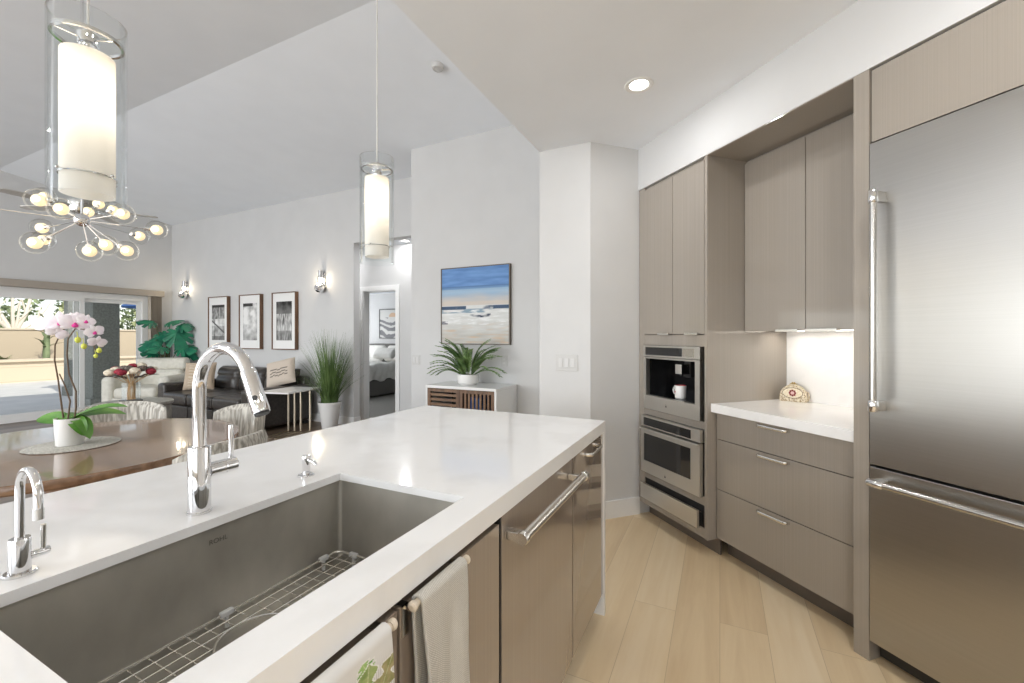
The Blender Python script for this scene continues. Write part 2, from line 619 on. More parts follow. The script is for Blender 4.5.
def painted(name, m, w, h, nx, nz, fn, parent=None, o=(0, 0, 0), y=0.0, x0=0.0, z0=0.0):
    """a picture surface in the XZ plane facing -Y; fn(u, v) gives linear rgb"""
    mb = MB(o)
    rows, cols_ = [], []
    for j in range(nz + 1):
        row = []
        for i in range(nx + 1):
            row.append((x0 + w * i / nx, y, z0 + h * j / nz))
            cols_.append(fn(i / nx, j / nz))
        rows.append(row)
    mb.strip(rows)
    me = bpy.data.meshes.new(name)
    me.from_pydata([v - mb.o for v in mb.v], [], [tuple(f) for f in mb.f])
    at = me.color_attributes.new('Col', 'FLOAT_COLOR', 'POINT')
    for i, c_ in enumerate(cols_):
        at.data[i].color = (c_[0], c_[1], c_[2], 1)
    me.materials.append(m)
    ob = bpy.data.objects.new(name, me)
    COL.objects.link(ob)
    if parent is not None: ob.parent = parent
    return ob


def nz(x, y, z=0.0):
    return noise.noise(Vector((x, y, z)))


def fbm(x, y, z=0.0, o=4):
    return sum(noise.noise(Vector((x * 2 ** i, y * 2 ** i, z + 7.3 * i))) / 2 ** i for i in range(o))


def mixc(a, b, t):
    t = max(0.0, min(1.0, t))
    return tuple(a[i] + (b[i] - a[i]) * t for i in range(3))


def sstep(a, b, x):
    t = max(0.0, min(1.0, (x - a) / (b - a)))
    return t * t * (3 - 2 * t)

# ================================================================== THE SETTING
struct('floor', MB().box(-2.2, 3.7, -4.1, 5.2, -0.06, 0.0), M['oak'])
struct('floor', MB().box(-9.8, -2.2, -4.1, 5.2, -0.06, 0.0), M['walnut_floor'])
struct('floor', MB().box(-9.2, -3.2, 5.2, 8.7, -0.06, 0.0), M['carpet'])

RIDGE_Y, RIDGE_Z, SL = 2.43, 3.81, 0.136


def vault(y):
    return RIDGE_Z - SL * abs(y - RIDGE_Y)


def yz_prism(poly, x0, x1):
    mb = MB()
    n = len(poly)
    mb.add([(x0, y, z) for y, z in poly] + [(x1, y, z) for y, z in poly],
           [tuple(range(n)), tuple(range(2 * n - 1, n - 1, -1))] + [(i, n + i, n + (i + 1) % n, (i + 1) % n) for i in range(n)])
    return mb


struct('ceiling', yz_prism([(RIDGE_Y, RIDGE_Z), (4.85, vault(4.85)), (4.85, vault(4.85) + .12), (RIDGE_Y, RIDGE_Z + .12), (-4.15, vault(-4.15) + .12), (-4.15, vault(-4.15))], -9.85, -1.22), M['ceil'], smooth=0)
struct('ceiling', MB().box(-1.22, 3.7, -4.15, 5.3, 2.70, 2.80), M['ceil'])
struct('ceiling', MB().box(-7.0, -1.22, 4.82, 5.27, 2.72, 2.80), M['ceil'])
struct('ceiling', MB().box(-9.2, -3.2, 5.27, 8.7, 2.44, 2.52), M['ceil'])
# drop between the flat kitchen ceiling and the vault
struct('wall_upper', yz_prism([(-4.15, 2.80), (4.85, 2.80), (4.85, vault(4.85)), (RIDGE_Y, RIDGE_Z), (-4.15, vault(-4.15))], -1.22, -1.12), M['wall'], smooth=0)

# north side: seascape wall, return, angled corner
struct('wall_north', yz_prism([(4.15, 0), (4.27, 0), (4.27, vault(4.27)), (4.15, vault(4.15))], -3.36, -1.1), M['wall'], smooth=0)
struct('wall_return', MB().box(-1.22, -1.10, 3.1, 4.15, 0, 2.70), M['wall'])
A_ = cabpt(-2.708, 1.534)
struct('wall_corner', MB().prism([(-1.22, 3.0), (A_.x, 3.0), (A_.x, 3.1), (-1.22, 3.1)], 0, 2.70), M['wall'])
pp = [cabpt(-2.708, 1.534), cabpt(-2.708, 2.7), cabpt(-2.808, 2.7), cabpt(-2.808, 1.534 + .1)]
struct('wall_angle', MB().prism([(p.x, p.y) for p in pp], 0, 2.70), M['wall'])
pp = [cabpt(-2.708, 2.62), cabpt(2.56, 2.62), cabpt(2.56, 2.72), cabpt(-2.708, 2.72)]
struct('wall_cabinet', MB().prism([(p.x, p.y) for p in pp], 0, 2.70), M['wall'])
pp = [cabpt(-2.708, 1.935), cabpt(2.0, 1.935), cabpt(2.0, 2.62), cabpt(-2.708, 2.62)]
struct('wall_soffit', MB().prism([(p.x, p.y) for p in pp], 2.395, 2.70), M['wall'])
struct('wall_east', MB().box(3.6, 3.7, -4.1, 0.12, 0, 2.70), M['wall'])

# living room walls
struct('wall_living', yz_prism([(4.7, 0), (4.82, 0), (4.82, vault(4.82)), (4.7, vault(4.7))], -9.82, -4.87), M['wall'], smooth=0)
struct('wall_header', yz_prism([(4.7, 2.70), (4.82, 2.70), (4.82, vault(4.82)), (4.7, vault(4.7))], -4.87, -1.22), M['wall'], smooth=0)
SY0, SY1, SZ = -2.50, 4.33, 2.07
struct('wall_west', yz_prism([(-4.15, 0), (SY0, 0), (SY0, SZ), (SY1, SZ), (SY1, 0), (4.82, 0), (4.82, vault(4.82)), (RIDGE_Y, RIDGE_Z), (-4.15, vault(-4.15))], -9.85, -9.70), M['wall'], smooth=0)


def wall_y_with_hole(name, x0, x1, y0, y1, top, hx0, hx1, hz0, hz1, m, smooth=0):
    mb = MB()
    mb.box(x0, hx0, y0, y1, 0, top).box(hx1, x1, y0, y1, 0, top).box(hx0, hx1, y0, y1, hz1, top)
    if hz0 > 0: mb.box(hx0, hx1, y0, y1, 0, hz0)
    return struct(name, mb, m, smooth)


wall_y_with_hole('wall_south', -9.85, -1.9, -4.15, -4.0, 2.93, -9.0, -2.2, .3, 2.6, M['wall'])
wall_y_with_hole('wall_south_kitchen', -1.9, 3.7, -4.15, -4.0, 2.75, -1.6, 2.8, .85, 2.45, M['wall'])
for k_, (x0, x1, z0, z1) in enumerate([(-9.0, -2.2, .3, 2.6), (-1.6, 2.8, .85, 2.45)]):
    w = MB()
    for a, b in ((x0, x0 + .06), (x1 - .06, x1), ((x0 + x1) / 2 - .03, (x0 + x1) / 2 + .03)):
        w.box(a, b, -4.05, -4.0, z0, z1)
    w.box(x0, x1, -4.05, -4.0, z0, z0 + .06).box(x0, x1, -4.05, -4.0, z1 - .06, z1)
    struct('window_%d' % (k_ + 2), w, M['frame_white'])  # unseen window frames, added around the south fill lamps

# hallway and bedroom
DX0, DX1, DZ = -5.13, -4.46, 2.04
wall_y_with_hole('wall_hall', -7.0, -1.22, 5.15, 5.27, 2.72, DX0, DX1, 0, DZ, M['wall'])
struct('wall_hall_end', MB().box(-7.1, -7.0, 4.82, 5.27, 0, 2.72).box(-1.22, -1.12, 4.27, 5.27, 0, 2.72), M['wall'])
t = MB()
t.box(DX0 - .07, DX0, 5.135, 5.15, 0, DZ + .07).box(DX1, DX1 + .07, 5.135, 5.15, 0, DZ + .07).box(DX0, DX1, 5.135, 5.15, DZ, DZ + .07)
t.box(DX0, DX0 + .015, 5.15, 5.27, 0, DZ).box(DX1 - .015, DX1, 5.15, 5.27, 0, DZ).box(DX0 + .015, DX1 - .015, 5.15, 5.27, DZ - .015, DZ)
struct('trim_1', t, M['trim'])
struct('wall_bedroom', MB().box(-9.2, -3.2, 8.6, 8.7, 0, 2.44).box(-3.3, -3.2, 5.27, 8.6, 0, 2.44).box(-9.2, -9.1, 5.27, 8.6, 0, 2.44), M['wall'])

# baseboards
struct('baseboard_living', MB().box(-9.70, -4.87, 4.683, 4.70, 0, .12).box(-4.87, -4.853, 4.683, 4.82, 0, .12), M['trim'])
struct('baseboard_hall', MB().box(-7.0, DX0 - .07, 5.133, 5.15, 0, .12).box(DX1 + .07, -1.22, 5.133, 5.15, 0, .12), M['trim'])
struct('baseboard_north', MB().box(-3.36, -1.22, 4.135, 4.15, 0, .12), M['trim'])
pp = [Vector((-1.22, 2.985, 0)), cabpt(-2.694, 1.528), cabpt(-2.694, 1.94), cabpt(-2.708, 1.94), cabpt(-2.708, 1.534), Vector((-1.22, 3.0, 0))]
struct('baseboard_corner', MB().prism([(p.x, p.y) for p in pp], 0, .125), M['trim'])

# sliding glass door to the patio
XW = -9.78
s_ = MB()
s_.box(XW - .05, XW + .06, SY0, SY1, SZ - .10, SZ).box(XW - .05, XW + .06, SY0, SY1, 0, .05)
s_.box(XW - .05, XW + .06, SY0, SY0 + .08, .05, SZ - .1).box(XW - .05, XW + .06, SY1 - .1, SY1, .05, SZ - .1)
struct('door_1', s_, M['frame_white'])
for k_, (a, b) in enumerate(((SY0 + .08, -.5), (-.56, 1.5), (1.44, 3.42), (3.30, 4.23))):
    x = XW + (-.03 if k_ % 2 else .02)
    f_ = MB().box(x, x + .035, a, a + .06, .05, SZ - .1).box(x, x + .035, b - .06, b, .05, SZ - .1)
    f_.box(x, x + .035, a + .06, b - .06, .05, .13).box(x, x + .035, a + .06, b - .06, SZ - .16, SZ - .1)
    d = struct('door_%d' % (k_ + 2), f_, M['frame_white'])
    g = MB().box(x + .014, x + .02, a + .06, b - .06, .13, SZ - .16).build('window_pane', M['pane'])
    g.parent = d

# outdoors
struct('ground', MB().box(-40, -9.85, -14, 26, -.12, -.03), M['patio'])
bw = MB().box(-21.3, -21.0, -14, 26, -.03, 1.55)
bw.box(-21.34, -20.96, -14, 26, 1.55, 1.6)
struct('wall_garden', bw, M['concrete_wall'])
pl = MB().box(-18.9, -18.6, -14, 26, -.03, .58)
pl.box(-18.95, -18.5, -14, 26, .58, .65)
struct('wall_planter', pl, M['concrete_wall'])
struct('terrain', MB().box(-20.96, -18.9, -14, 26, -.03, .5), M['soil'])

# ================================================================== KITCHEN ISLAND
CT = .914
IX0, IX1, IY0, IY1 = -1.533, -0.488, -0.75, 2.026
HX0, HX1, HY0, HY1 = -0.995, -0.570, 0.222, 0.908      # sink cut-out
top = thing('island_countertop', 'white quartz island countertop with sink cut-out and waterfall end panel', 'countertop', (IX0, IY0, .864))
m = MB((IX0, IY0, .864))
o_ = [(IX0, IY0), (IX1, IY0), (IX1, IY1), (IX0, IY1)]
h_ = [(HX0, HY0), (HX1, HY0), (HX1, HY1), (HX0, HY1)]
vs = [(x, y, CT) for x, y in o_ + h_] + [(x, y, .894) for x, y in o_ + h_]
fs = []
for i in range(4):
    j = (i + 1) % 4
    fs += [(i, j, 4 + j, 4 + i), (8 + j, 8 + i, 12 + i, 12 + j), (i, 8 + i, 8 + j, j), (4 + j, 12 + j, 12 + i, 4 + i)]
m.add(vs, fs)
m.build('slab', M['quartz'], top, smooth=0)
m = MB((IX0, IY0, .864))
m.box(IX1 - .02, IX1, IY0, IY1, .864, .894).box(IX0, IX0 + .02, IY0, IY1, .864, .894)
m.box(IX0 + .02, IX1 - .02, IY1 - .02, IY1, .864, .894).box(IX0 + .02, IX1 - .02, IY0, IY0 + .02, .864, .894)
m.build('mitred_edge', M['quartz'], top, smooth=0)
MB((IX0, IY0, .864)).box(IX0, IX1, IY1 - .02, IY1, 0, .864).build('end_panel', M['quartz'], top, smooth=0)

# undermount sink
sx0, sx1, sy0, sy1, sz0, sz1 = HX0 - .006, HX1 + .006, HY0 - .006, HY1 + .006, .668, .893
sink = thing('undermount_sink', 'large rectangular undermount stainless sink set in the white island', 'sink', ((sx0 + sx1) / 2, (sy0 + sy1) / 2, sz0 - .004))
so = tuple(sink.location)


def rrect(x0, x1, y0, y1, r, n=5):
    pts = []
    for cx_, cy_, a in ((x1 - r, y0 + r, -pi / 2), (x1 - r, y1 - r, 0), (x0 + r, y1 - r, pi / 2), (x0 + r, y0 + r, pi)):
        for i in range(n + 1):
            b = a + (pi / 2) * i / n
            pts.append((cx_ + r * cos(b), cy_ + r * sin(b)))
    return pts


def loft(mb, loops, cap0=True, cap1=True):
    n = len(loops[0])
    vs = [p for l in loops for p in l]
    fs = []
    for i in range(len(loops) - 1):
        for k_ in range(n):
            l = (k_ + 1) % n
            fs.append((i * n + k_, i * n + l, (i + 1) * n + l, (i + 1) * n + k_))
    if cap0: fs.append(tuple(range(n - 1, -1, -1)))
    if cap1: fs.append(tuple((len(loops) - 1) * n + k_ for k_ in range(n)))
    return mb.add(vs, fs)


L = []
for r, z, ins in ((.012, sz1, 0), (.012, sz0 + .02, 0), (.014, sz0 + .006, .004), (.02, sz0, .018)):
    L.append([(x, y, z) for x, y in rrect(sx0 + ins, sx1 - ins, sy0 + ins, sy1 - ins, r)])
for r, z, ins in ((.02, sz0 - .003, .016), (.014, sz0 + .003, .0), (.012, sz0 + .02, -.003), (.012, sz1, -.003)):
    L.insert(0, [(x, y, z) for x, y in rrect(sx0 + ins, sx1 - ins, sy0 + ins, sy1 - ins, r)])
L2 = L[4:]
L1 = L[:4]
mb = MB(so)
loft(mb, L2, False, True)
loft(mb, L1, False, True)
n_ = len(L2[0])
mb.strip([L2[0] + [L2[0][0]], L1[0] + [L1[0][0]]])
mb.build('basin', M['sink'], sink)
DRX, DRY = -.845, .56
MB(so).lathe([(0, sz0 + .002), (.03, sz0 + .002), (.036, sz0 + .005), (.048, sz0 + .004), (.05, sz0 + .0005)], (DRX, DRY, 0), 28).build('drain', M['chrome'], sink)
# maker's mark etched on the back wall, four faint capitals
fc = bpy.data.curves.new('etched_mark', 'FONT')
fc.body = 'ROHL'
fc.size = .015
fc.extrude = .0001
tmp = bpy.data.objects.new('etched_tmp', fc)
fm_ = bpy.data.meshes.new_from_object(tmp)
bpy.data.objects.remove(tmp)
fm_.name = 'etched_mark'
fo = bpy.data.objects.new('etched_mark', fm_)
COL.objects.link(fo)
fo.data.materials.append(mat('etched_steel', C(112, 108, 100), .5, .5))
fo.parent = sink
fo.rotation_euler = (pi / 2, 0, pi / 2)
fo.location = Vector((sx0 + .0006, .555, .856)) - sink.location

# wire rack on the bottom of the sink
gx0, gx1, gy0, gy1, gz = -.980, -.585, .240, .888, .702
rack = thing('sink_rack', 'wire grid rack with round drain opening lying in the sink', 'sink rack', ((gx0 + gx1) / 2, (gy0 + gy1) / 2, sz0))
ro = tuple(rack.location)
ring_r = .072
MB(ro).tube([(x, y, gz) for x, y in rrect(gx0, gx1, gy0, gy1, .02)], .0034, 8, closed=True).build('rack_frame', M['wire'], rack)
w = MB(ro)


def cut_wire(along, pos):
    """a straight wire, cut where it would cross the drain opening"""
    if along == 'y':
        a, b, d = gy0, gy1, abs(pos - DRX)
        c_ = DRY
    else:
        a, b, d = gx0, gx1, abs(pos - DRY)
        c_ = DRX
    segs = [(a, b)]
    if d < ring_r:
        h = sqrt(ring_r ** 2 - d * d)
        segs = [(a, c_ - h), (c_ + h, b)]
    for p, q in segs:
        if q - p < .004: continue
        if along == 'y': w.cyl((pos, p, gz), (pos, q, gz), .0017, n=6)
        else: w.cyl((p, pos, gz - .003), (q, pos, gz - .003), .0017, n=6)


for i in range(1, 13): cut_wire('y', gx0 + (gx1 - gx0) * i / 13)
for i in range(1, 20): cut_wire('x', gy0 + (gy1 - gy0) * i / 20)
w.build('rack_wires', M['wire'], rack)
MB(ro).tube([(DRX + ring_r * cos(a), DRY + ring_r * sin(a), gz) for a in [2 * pi * i / 40 for i in range(40)]], .0028, 8, closed=True).build('drain_ring', M['wire'], rack)
for (x, y) in ((gx0, gy0 + .1), (gx0, DRY + .02), (gx0, gy1 - .05), (gx1, gy0 + .1), (gx1, gy1 - .05), (gx0 + .06, gy1)):
    vert = abs(x - gx0) < .01 or abs(x - gx1) < .01
    b_ = MB(ro)
    b_.box(x - (.006 if vert else .014), x + (.006 if vert else .014), y - (.014 if vert else .006), y + (.014 if vert else .006), gz - .007, gz + .006, .003)
    b_.cyl((x, y, gz - .004), (x, y, sz0 + .0025), .005, n=10)
    b_.build('bumper_foot', M['plastic'], rack)

# ---- main kitchen faucet
FX, FY = -1.06, .568
fa = thing('kitchen_faucet', 'tall chrome pull-down gooseneck faucet behind the sink centre', 'faucet', (FX, FY, CT))
fo_ = (FX, FY, CT)
MB(fo_).lathe([(0, CT), (.0245, CT), (.0245, CT + .004), (.0222, CT + .006), (.0222, 1.060), (.0210, 1.063), (.014, 1.064)], (FX, FY, 0), 32).build('body', M['chrome'], fa)
ax, az, R_ = FX + .093, 1.193, .093
pts = [(FX, FY, 1.06), (FX, FY, 1.12)]
A0 = 152
for i in range(0, 23):
    a = radians(A0) * i / 22
    pts.append((ax - R_ * cos(a), FY, az + R_ * sin(a)))
MB(fo_).tube(pts, .0136, 20).build('spout', M['chrome'], fa)
a = radians(A0)
p0 = Vector((ax - R_ * cos(a), FY, az + R_ * sin(a)))
td = Vector((sin(a), 0, cos(a)))
p1 = p0 + td * .092
hd = MB(fo_).tube([p0 - td * .004, p0, p0 + td * .012, p0 + td * .07, p1 - td * .006, p1], [.0140, .0152, .0156, .0166, .0170, .0160], 24)
hd = hd.build('spray_head', M['chrome'], fa)
q = p1
MB(fo_).tube([q - td * .001, q + td * .004], [.0145, .0135], 20).build('nozzle', M['black'], hd)
nside = Vector((cos(a), 0, -sin(a))) * -1
nside = Vector((-td.z, 0, td.x))
if nside.x < 0: nside = -nside
bpos = p0 + td * .062 + Vector((0, -.0158, 0)) * 0.75 + nside * .011
bd = (Vector((0, -.75, 0)) + nside * .62).normalized()
MB(fo_).tube([bpos - bd * .004, bpos + bd * .0022], [.0055, .005], 14).build('spray_button', M['black'], hd)
hz_ = 1.003
h1 = MB(fo_).tube([(FX, FY + .018, hz_), (FX, FY + .05, hz_), (FX, FY + .051, hz_), (FX, FY + .053, hz_), (FX, FY + .054, hz_), (FX, FY + .078, hz_), (FX, FY + .080, hz_)], [.0170, .0170, .0160, .0160, .0170, .0170, .0155], 24).build('handle_hub', M['chrome'], fa)
MB(fo_).tube([(FX, FY + .070, hz_ + .012), (FX, FY + .070, 1.092), (FX, FY + .070, 1.098)], [.0052, .0062, .0052], 14).build('lever', M['chrome'], h1)

# ---- small filtered-water faucet
GX, GY = -1.054, .289
fb = thing('filter_faucet', 'small chrome gooseneck water faucet near the sink corner', 'faucet', (GX, GY, CT))
go_ = (GX, GY, CT)
MB(go_).lathe([(0, CT), (.021, CT), (.021, CT + .003), (.019, CT + .005), (0, CT + .005)], (GX, GY, 0), 32).build('base_plate', M['chrome'], fb)
MB(go_).lathe([(.0138, CT + .005), (.0138, .971), (.0130, .974), (0, .974)], (GX, GY, 0), 28).build('body', M['chrome'], fb)
ax, az, R_ = GX + .037, 1.055, .037
pts = [(GX, GY, .972), (GX, GY, 1.02)] + [(ax - R_ * cos(pi * i / 18), GY, az + R_ * sin(pi * i / 18)) for i in range(0, 19)] + [(ax + R_, GY, 1.034)]
MB(go_).tube(pts, .0062, 16).build('spout', M['chrome'], fb)
MB(go_).tube([(ax + R_, GY, 1.036), (ax + R_, GY, 1.019)], .0070, 16).build('aerator', M['nickel'], fb)
h1 = MB(go_).tube([(GX, GY + .010, .940), (GX, GY + .034, .940), (GX, GY + .036, .940)], [.0068, .0068, .0055], 16).build('handle_hub', M['chrome'], fb)
MB(go_).tube([(GX, GY + .028, .945), (GX, GY + .028, .986)], [.0036, .0042], 12).build('lever', M['nickel'], h1)

# ---- soap dispenser
DX, DY = -1.066, .852
sd = thing('soap_dispenser', 'chrome countertop soap dispenser behind the far end of the sink', 'soap dispenser', (DX, DY, CT))
do_ = (DX, DY, CT)
MB(do_).lathe([(0, CT), (.022, CT), (.022, CT + .003), (.019, CT + .0045), (.0095, CT + .005), (.0095, CT + .012)], (DX, DY, 0), 28).build('base', M['chrome'], sd)
MB(do_).lathe([(.0085, CT + .010), (.0100, CT + .014), (.0118, CT + .048), (.0118, CT + .055), (.0110, CT + .0565), (0, CT + .057)], (DX, DY, 0), 24).build('pump_head', M['chrome'], sd)
MB(do_).tube([(DX + .008, DY - .001, CT + .046), (DX + .034, DY - .003, CT + .043), (DX + .046, DY - .004, CT + .037)], [.0046, .0042, .0038], 14).build('nozzle', M['chrome'], sd)

# ---- island cabinets (fronts face +X)
FR = -.496            # outer face of the doors
BK = -1.22


def island_box(parent, o, y0, y1, closed_top=True):
    b = MB(o)
    b.box(BK, FR - .022, y0, y0 + .018, .10, .862).box(BK, FR - .022, y1 - .018, y1, .10, .862)
    b.box(BK, BK + .018, y0 + .018, y1 - .018, .10, .862).box(BK + .018, FR - .022, y0 + .018, y1 - .018, .10, .118)
    if closed_top: b.box(BK + .018, FR - .022, y0 + .018, y1 - .018, .835, .853)
    b.build('carcass', M['taupe_in'], parent, smooth=0)
    MB(o).box(FR - .085, FR - .07, y0, y1, 0, .10).build('toe_kick', M['taupe_dark'], parent, smooth=0)


c1 = thing('sink_cabinet', 'brown-taupe gloss cabinet with two doors under the sink', 'cabinet', (FR - .3, .14, 0))
co = tuple(c1.location)
island_box(c1, co, .16, .955, False)
MB(co).box(FR - .020, FR, .582, .953, .105, .842, .0015).build('door', M['taupe_island'], c1)
MB(co).box(FR - .020, FR, .163, .576, .105, .842, .0015).build('door', M['taupe_island'], c1)
c0 = thing('island_cabinet', 'brown-taupe gloss island cabinet at the near end', 'cabinet', (FR - .3, -.5, 0))
co = tuple(c0.location)
island_box(c0, co, -.72, .157)
for a, b in ((-.717, -.284), (-.280, .155)):
    MB(co).box(FR - .020, FR, a, b, .105, .858, .0015).build('door', M['taupe_island'], c0)

dw = thing('dishwasher', 'panel-ready taupe gloss dishwasher with thick steel bar handle', 'dishwasher', (FR - .3, 1.3, 0))
do_ = tuple(dw.location)
island_box(dw, do_, .959, 1.546)
MB(do_).box(FR - .020, FR + .002, .964, 1.537, .105, .858, .0015).build('door_panel', M['taupe_island'], dw)
MB(do_).box(FR - .020, FR - .001, .9615, .9635, .105, .858).build('edge_seal', M['darkgap'], dw, smooth=0)  # dark strip added as the shade in the gap beside the door
hx, hzz = FR + .052, .806
hb = MB(do_).tube([(hx, .972, hzz), (hx, .976, hzz), (hx, .988, hzz), (hx, .990, hzz), (hx, 1.506, hzz), (hx, 1.508, hzz), (hx, 1.530, hzz), (hx, 1.534, hzz)], [.0150, .0170, .0170, .0140, .0140, .0170, .0170, .0150], 24).build('bar_handle', M['nickel'], dw)
for y in (.996, 1.500):
    MB(do_).box(FR + .002, hx - .004, y - .020, y + .006, hzz - .012, hzz + .012, .003).build('handle_bracket', M['nickel'], hb)


def bent_pull(mb, a, b, out, r=.0045, w=.0075, drop=.0):
    """flat bow-shaped pull from point a to b, standing out along 'out'"""
    a, b, out = Vector(a), Vector(b), Vector(out)
    d = (b - a)
    L_ = d.length
    d.normalize()
    side = d.cross(out.normalized())
    path = [a, a + out * .55, a + out + d * .012, a + out + d * .03, b + out - d * .03, b + out - d * .012, b + out * .55, b]
    # smooth the corners
    for _ in range(2):
        new = [path[0]]
        for i in range(len(path) - 1):
            p, q = path[i], path[i + 1]
            new += [p * .75 + q * .25, p * .25 + q * .75]
        new.append(path[-1])
        path = new
    rows = []
    m_ = len(path)
    for i, p in enumerate(path):
        t_ = (path[min(i + 1, m_ - 1)] - path[max(i - 1, 0)]).normalized()
        nn = side.cross(t_).normalized()
        rows.append([p + side * (w * cos(u)) + nn * (r * .55 * sin(u)) for u in [2 * pi * k_ / 10 for k_ in range(10)]])
    n = 10
    vs = [p for r_ in rows for p in r_]
    fs = [(i * n + k_, i * n + (k_ + 1) % n, (i + 1) * n + (k_ + 1) % n, (i + 1) * n + k_) for i in range(m_ - 1) for k_ in range(n)]
    fs += [tuple(range(n - 1, -1, -1)), tuple((m_ - 1) * n + k_ for k_ in range(n))]
    return mb.add(vs, fs)


c2 = thing('island_cabinet', 'narrow brown-taupe gloss cabinet at the far end of the island beside the dishwasher', 'cabinet', (FR - .3, 1.8, 0))
co = tuple(c2.location)
island_box(c2, co, 1.548, 2.004)
d_ = MB(co).box(FR - .020, FR, 1.553, 2.004, .105, .858, .0015).build('door', M['taupe_island'], c2)
MB(co).box(FR - .020, FR - .006, 1.5385, 1.5528, .105, .858).build('edge_seal', M['darkgap'], c2, smooth=0)  # dark strip standing for the shade between dishwasher and cabinet door
bent_pull(MB(co), (FR, 1.70, .832), (FR, 1.88, .832), (.032, 0, 0)).build('pull_handle', M['nickel'], d_)

# ---- over-door towel bars and towels
def towel_bar(y0, y1, label):
    tb = thing('towel_bar', label, 'towel bar', (FR, (y0 + y1) / 2, .850), 0, 'over-door towel bars')
    o = tuple(tb.location)
    x = FR + .024
    MB(o).tube([(x, y0, .850), (x, y1, .850)], .0065, 14).build('bar', M['cream_knob'], tb)
    for y, q in ((y0, -1), (y1, 1)):
        b = MB(o)
        b.tube([(x, y + q * .001, .850), (x, y + q * .004, .850), (x, y + q * .009, .8495), (x, y + q * .011, .849)], [.0070, .0092, .0092, .006], 16)
        b.build('end_cap', M['cream_knob'], tb)
        br = MB(o).box(FR + .0005, FR + .003, y - .008, y + .008, .79, .8445).box(FR - .0225, FR + .003, y - .008, y + .008, .8425, .8445).box(FR - .0225, FR - .0205, y - .008, y + .008, .80, .8425)
        br.box(FR + .003, x, y - .004, y + .004, .838, .8435)
        br.build('door_hook', M['nickel'], tb)
    return tb


towel_bar(.594, .752, 'cream-tipped over-door towel bar holding the grey woven towel')
towel_bar(.376, .530, 'cream-tipped over-door towel bar holding the leaf-print towel')


def hang_towel(name, label, y0, y1, m, front, back, thick, seed, fn=None, nyy=60, nzz=120):
    x = FR + .024
    R0 = .0105
    prof = []
    n1 = 40
    for i in range(n1):
        prof.append((x - R0, .850 - back + back * i / n1))
    for i in range(13):
        a = pi - pi * i / 12
        prof.append((x + R0 * cos(a), .850 + R0 * sin(a)))
    for i in range(1, nzz):
        prof.append((x + R0, .850 - front * i / (nzz - 1)))
    o = ((FR + .024), (y0 + y1) / 2, .850)
    rows, cols_ = [], []
    for i, (px, pz) in enumerate(prof):
        row = []
        dz = max(0, .850 - pz)
        frontside = px > x
        for j in range(nyy + 1):
            u = j / nyy
            y = y0 + (y1 - y0) * u
            amp = min(1, dz / .12)
            wv = (.0045 * sin(u * 7 + seed) + .002 * sin(u * 15 + 2 * seed)) * amp
            yy = y + .006 * amp * sin(pz * 14 + seed) * (u - .5) * 2
            row.append((px + (wv + .004 * amp if frontside else min(0.004, wv * .4)), yy, pz))
            cols_.append(fn(u, dz) if fn else (1, 1, 1))
        rows.append(row)
    mb = MB(o).strip(rows)
    me = bpy.data.meshes.new(name)
    me.from_pydata([v - mb.o for v in mb.v], [], mb.f)
    at = me.color_attributes.new('Col', 'FLOAT_COLOR', 'POINT')
    for i, c_ in enumerate(cols_): at.data[i].color = (*c_[:3], 1)
    me.materials.append(m)
    me.polygons.foreach_set('use_smooth', [True] * len(me.polygons))
    ob = bpy.data.objects.new(name, me)
    COL.objects.link(ob)
    ob.location = o
    sm = ob.modifiers.new('thick', 'SOLIDIFY')
    sm.thickness = thick
    sm.offset = 0
    return tag(ob, label, 'towel')


hang_towel('dish_towel', 'grey woven towel with diagonal texture hanging on the sink cabinet door', .600, .742, M['towel'], .56, .42, .006, 1.0)


def leaf_print(u, dz):
    """grey striped cloth with lobed green and brown leaves outlined in white"""
    base = mixc((.50, .48, .45), (.74, .73, .70), .5 + .5 * sin(u * 190 + 3 * fbm(u * 2, dz * 9)))
    col = mixc((.70, .69, .67), base, sstep(.012, .05, dz))
    px, pz = u * .133, dz * 1.35 + .030
    for (cx_, cz_, ang, L_, W_, g) in ((.030, .072, 2.35, .05, .030, 0), (.080, .056, 2.0, .034, .022, 0), (.078, .110, 1.45, .12, .036, 1), (.108, .115, 1.05, .10, .038, 2), (.128, .19, 1.2, .05, .03, 0),
                                       (.045, .20, 1.9, .09, .034, 1), (.02, .16, 2.4, .05, .03, 0), (.09, .24, 1.5, .1, .04, 0), (.03, .30, 1.2, .1, .04, 2), (.11, .34, 1.9, .09, .036, 1)):
        dx, dzz = px - cx_, -(pz - cz_)
        a_ = dx * cos(ang) + dzz * sin(ang)
        b_ = -dx * sin(ang) + dzz * cos(ang)
        s__ = (a_ + L_ / 2) / L_
        if -.1 < s__ < 1.1:
            w_ = W_ * .78 * max(0, sin(pi * min(1, max(0, s__))) ** .6) * (.66 + .34 * cos(s__ * 3.5 * 2 * pi))
            d_ = abs(b_) - w_
            if d_ < .0028 and 0 < s__ < 1:
                if d_ > 0: col = (.80, .79, .75)
                else:
                    gcol = mixc((.14, .32, .08), (.34, .50, .18), .5 + fbm(px * 60, pz * 60))
                    bcol = mixc((.26, .24, .10), (.44, .34, .20), .5 + fbm(px * 60, pz * 60, 4))
                    col = gcol if g == 0 else mixc(bcol, gcol, .15 if g == 2 else .55)
                    if abs(b_) < .0008: col = mixc(col, (.6, .62, .4), .6)
    return col


hang_towel('dish_towel', 'grey and white striped towel printed with green and brown oak leaves', .384, .521, attr_mat('printed_towel', .95, .1), .5, .3, .004, 2.2, leaf_print, 130, 330)

# ================================================================== TALL CABINET RUN (x = -t along the wall, y = n into the wall)
F = 1.935
WB = 2.598        # back of the units, just off the wall


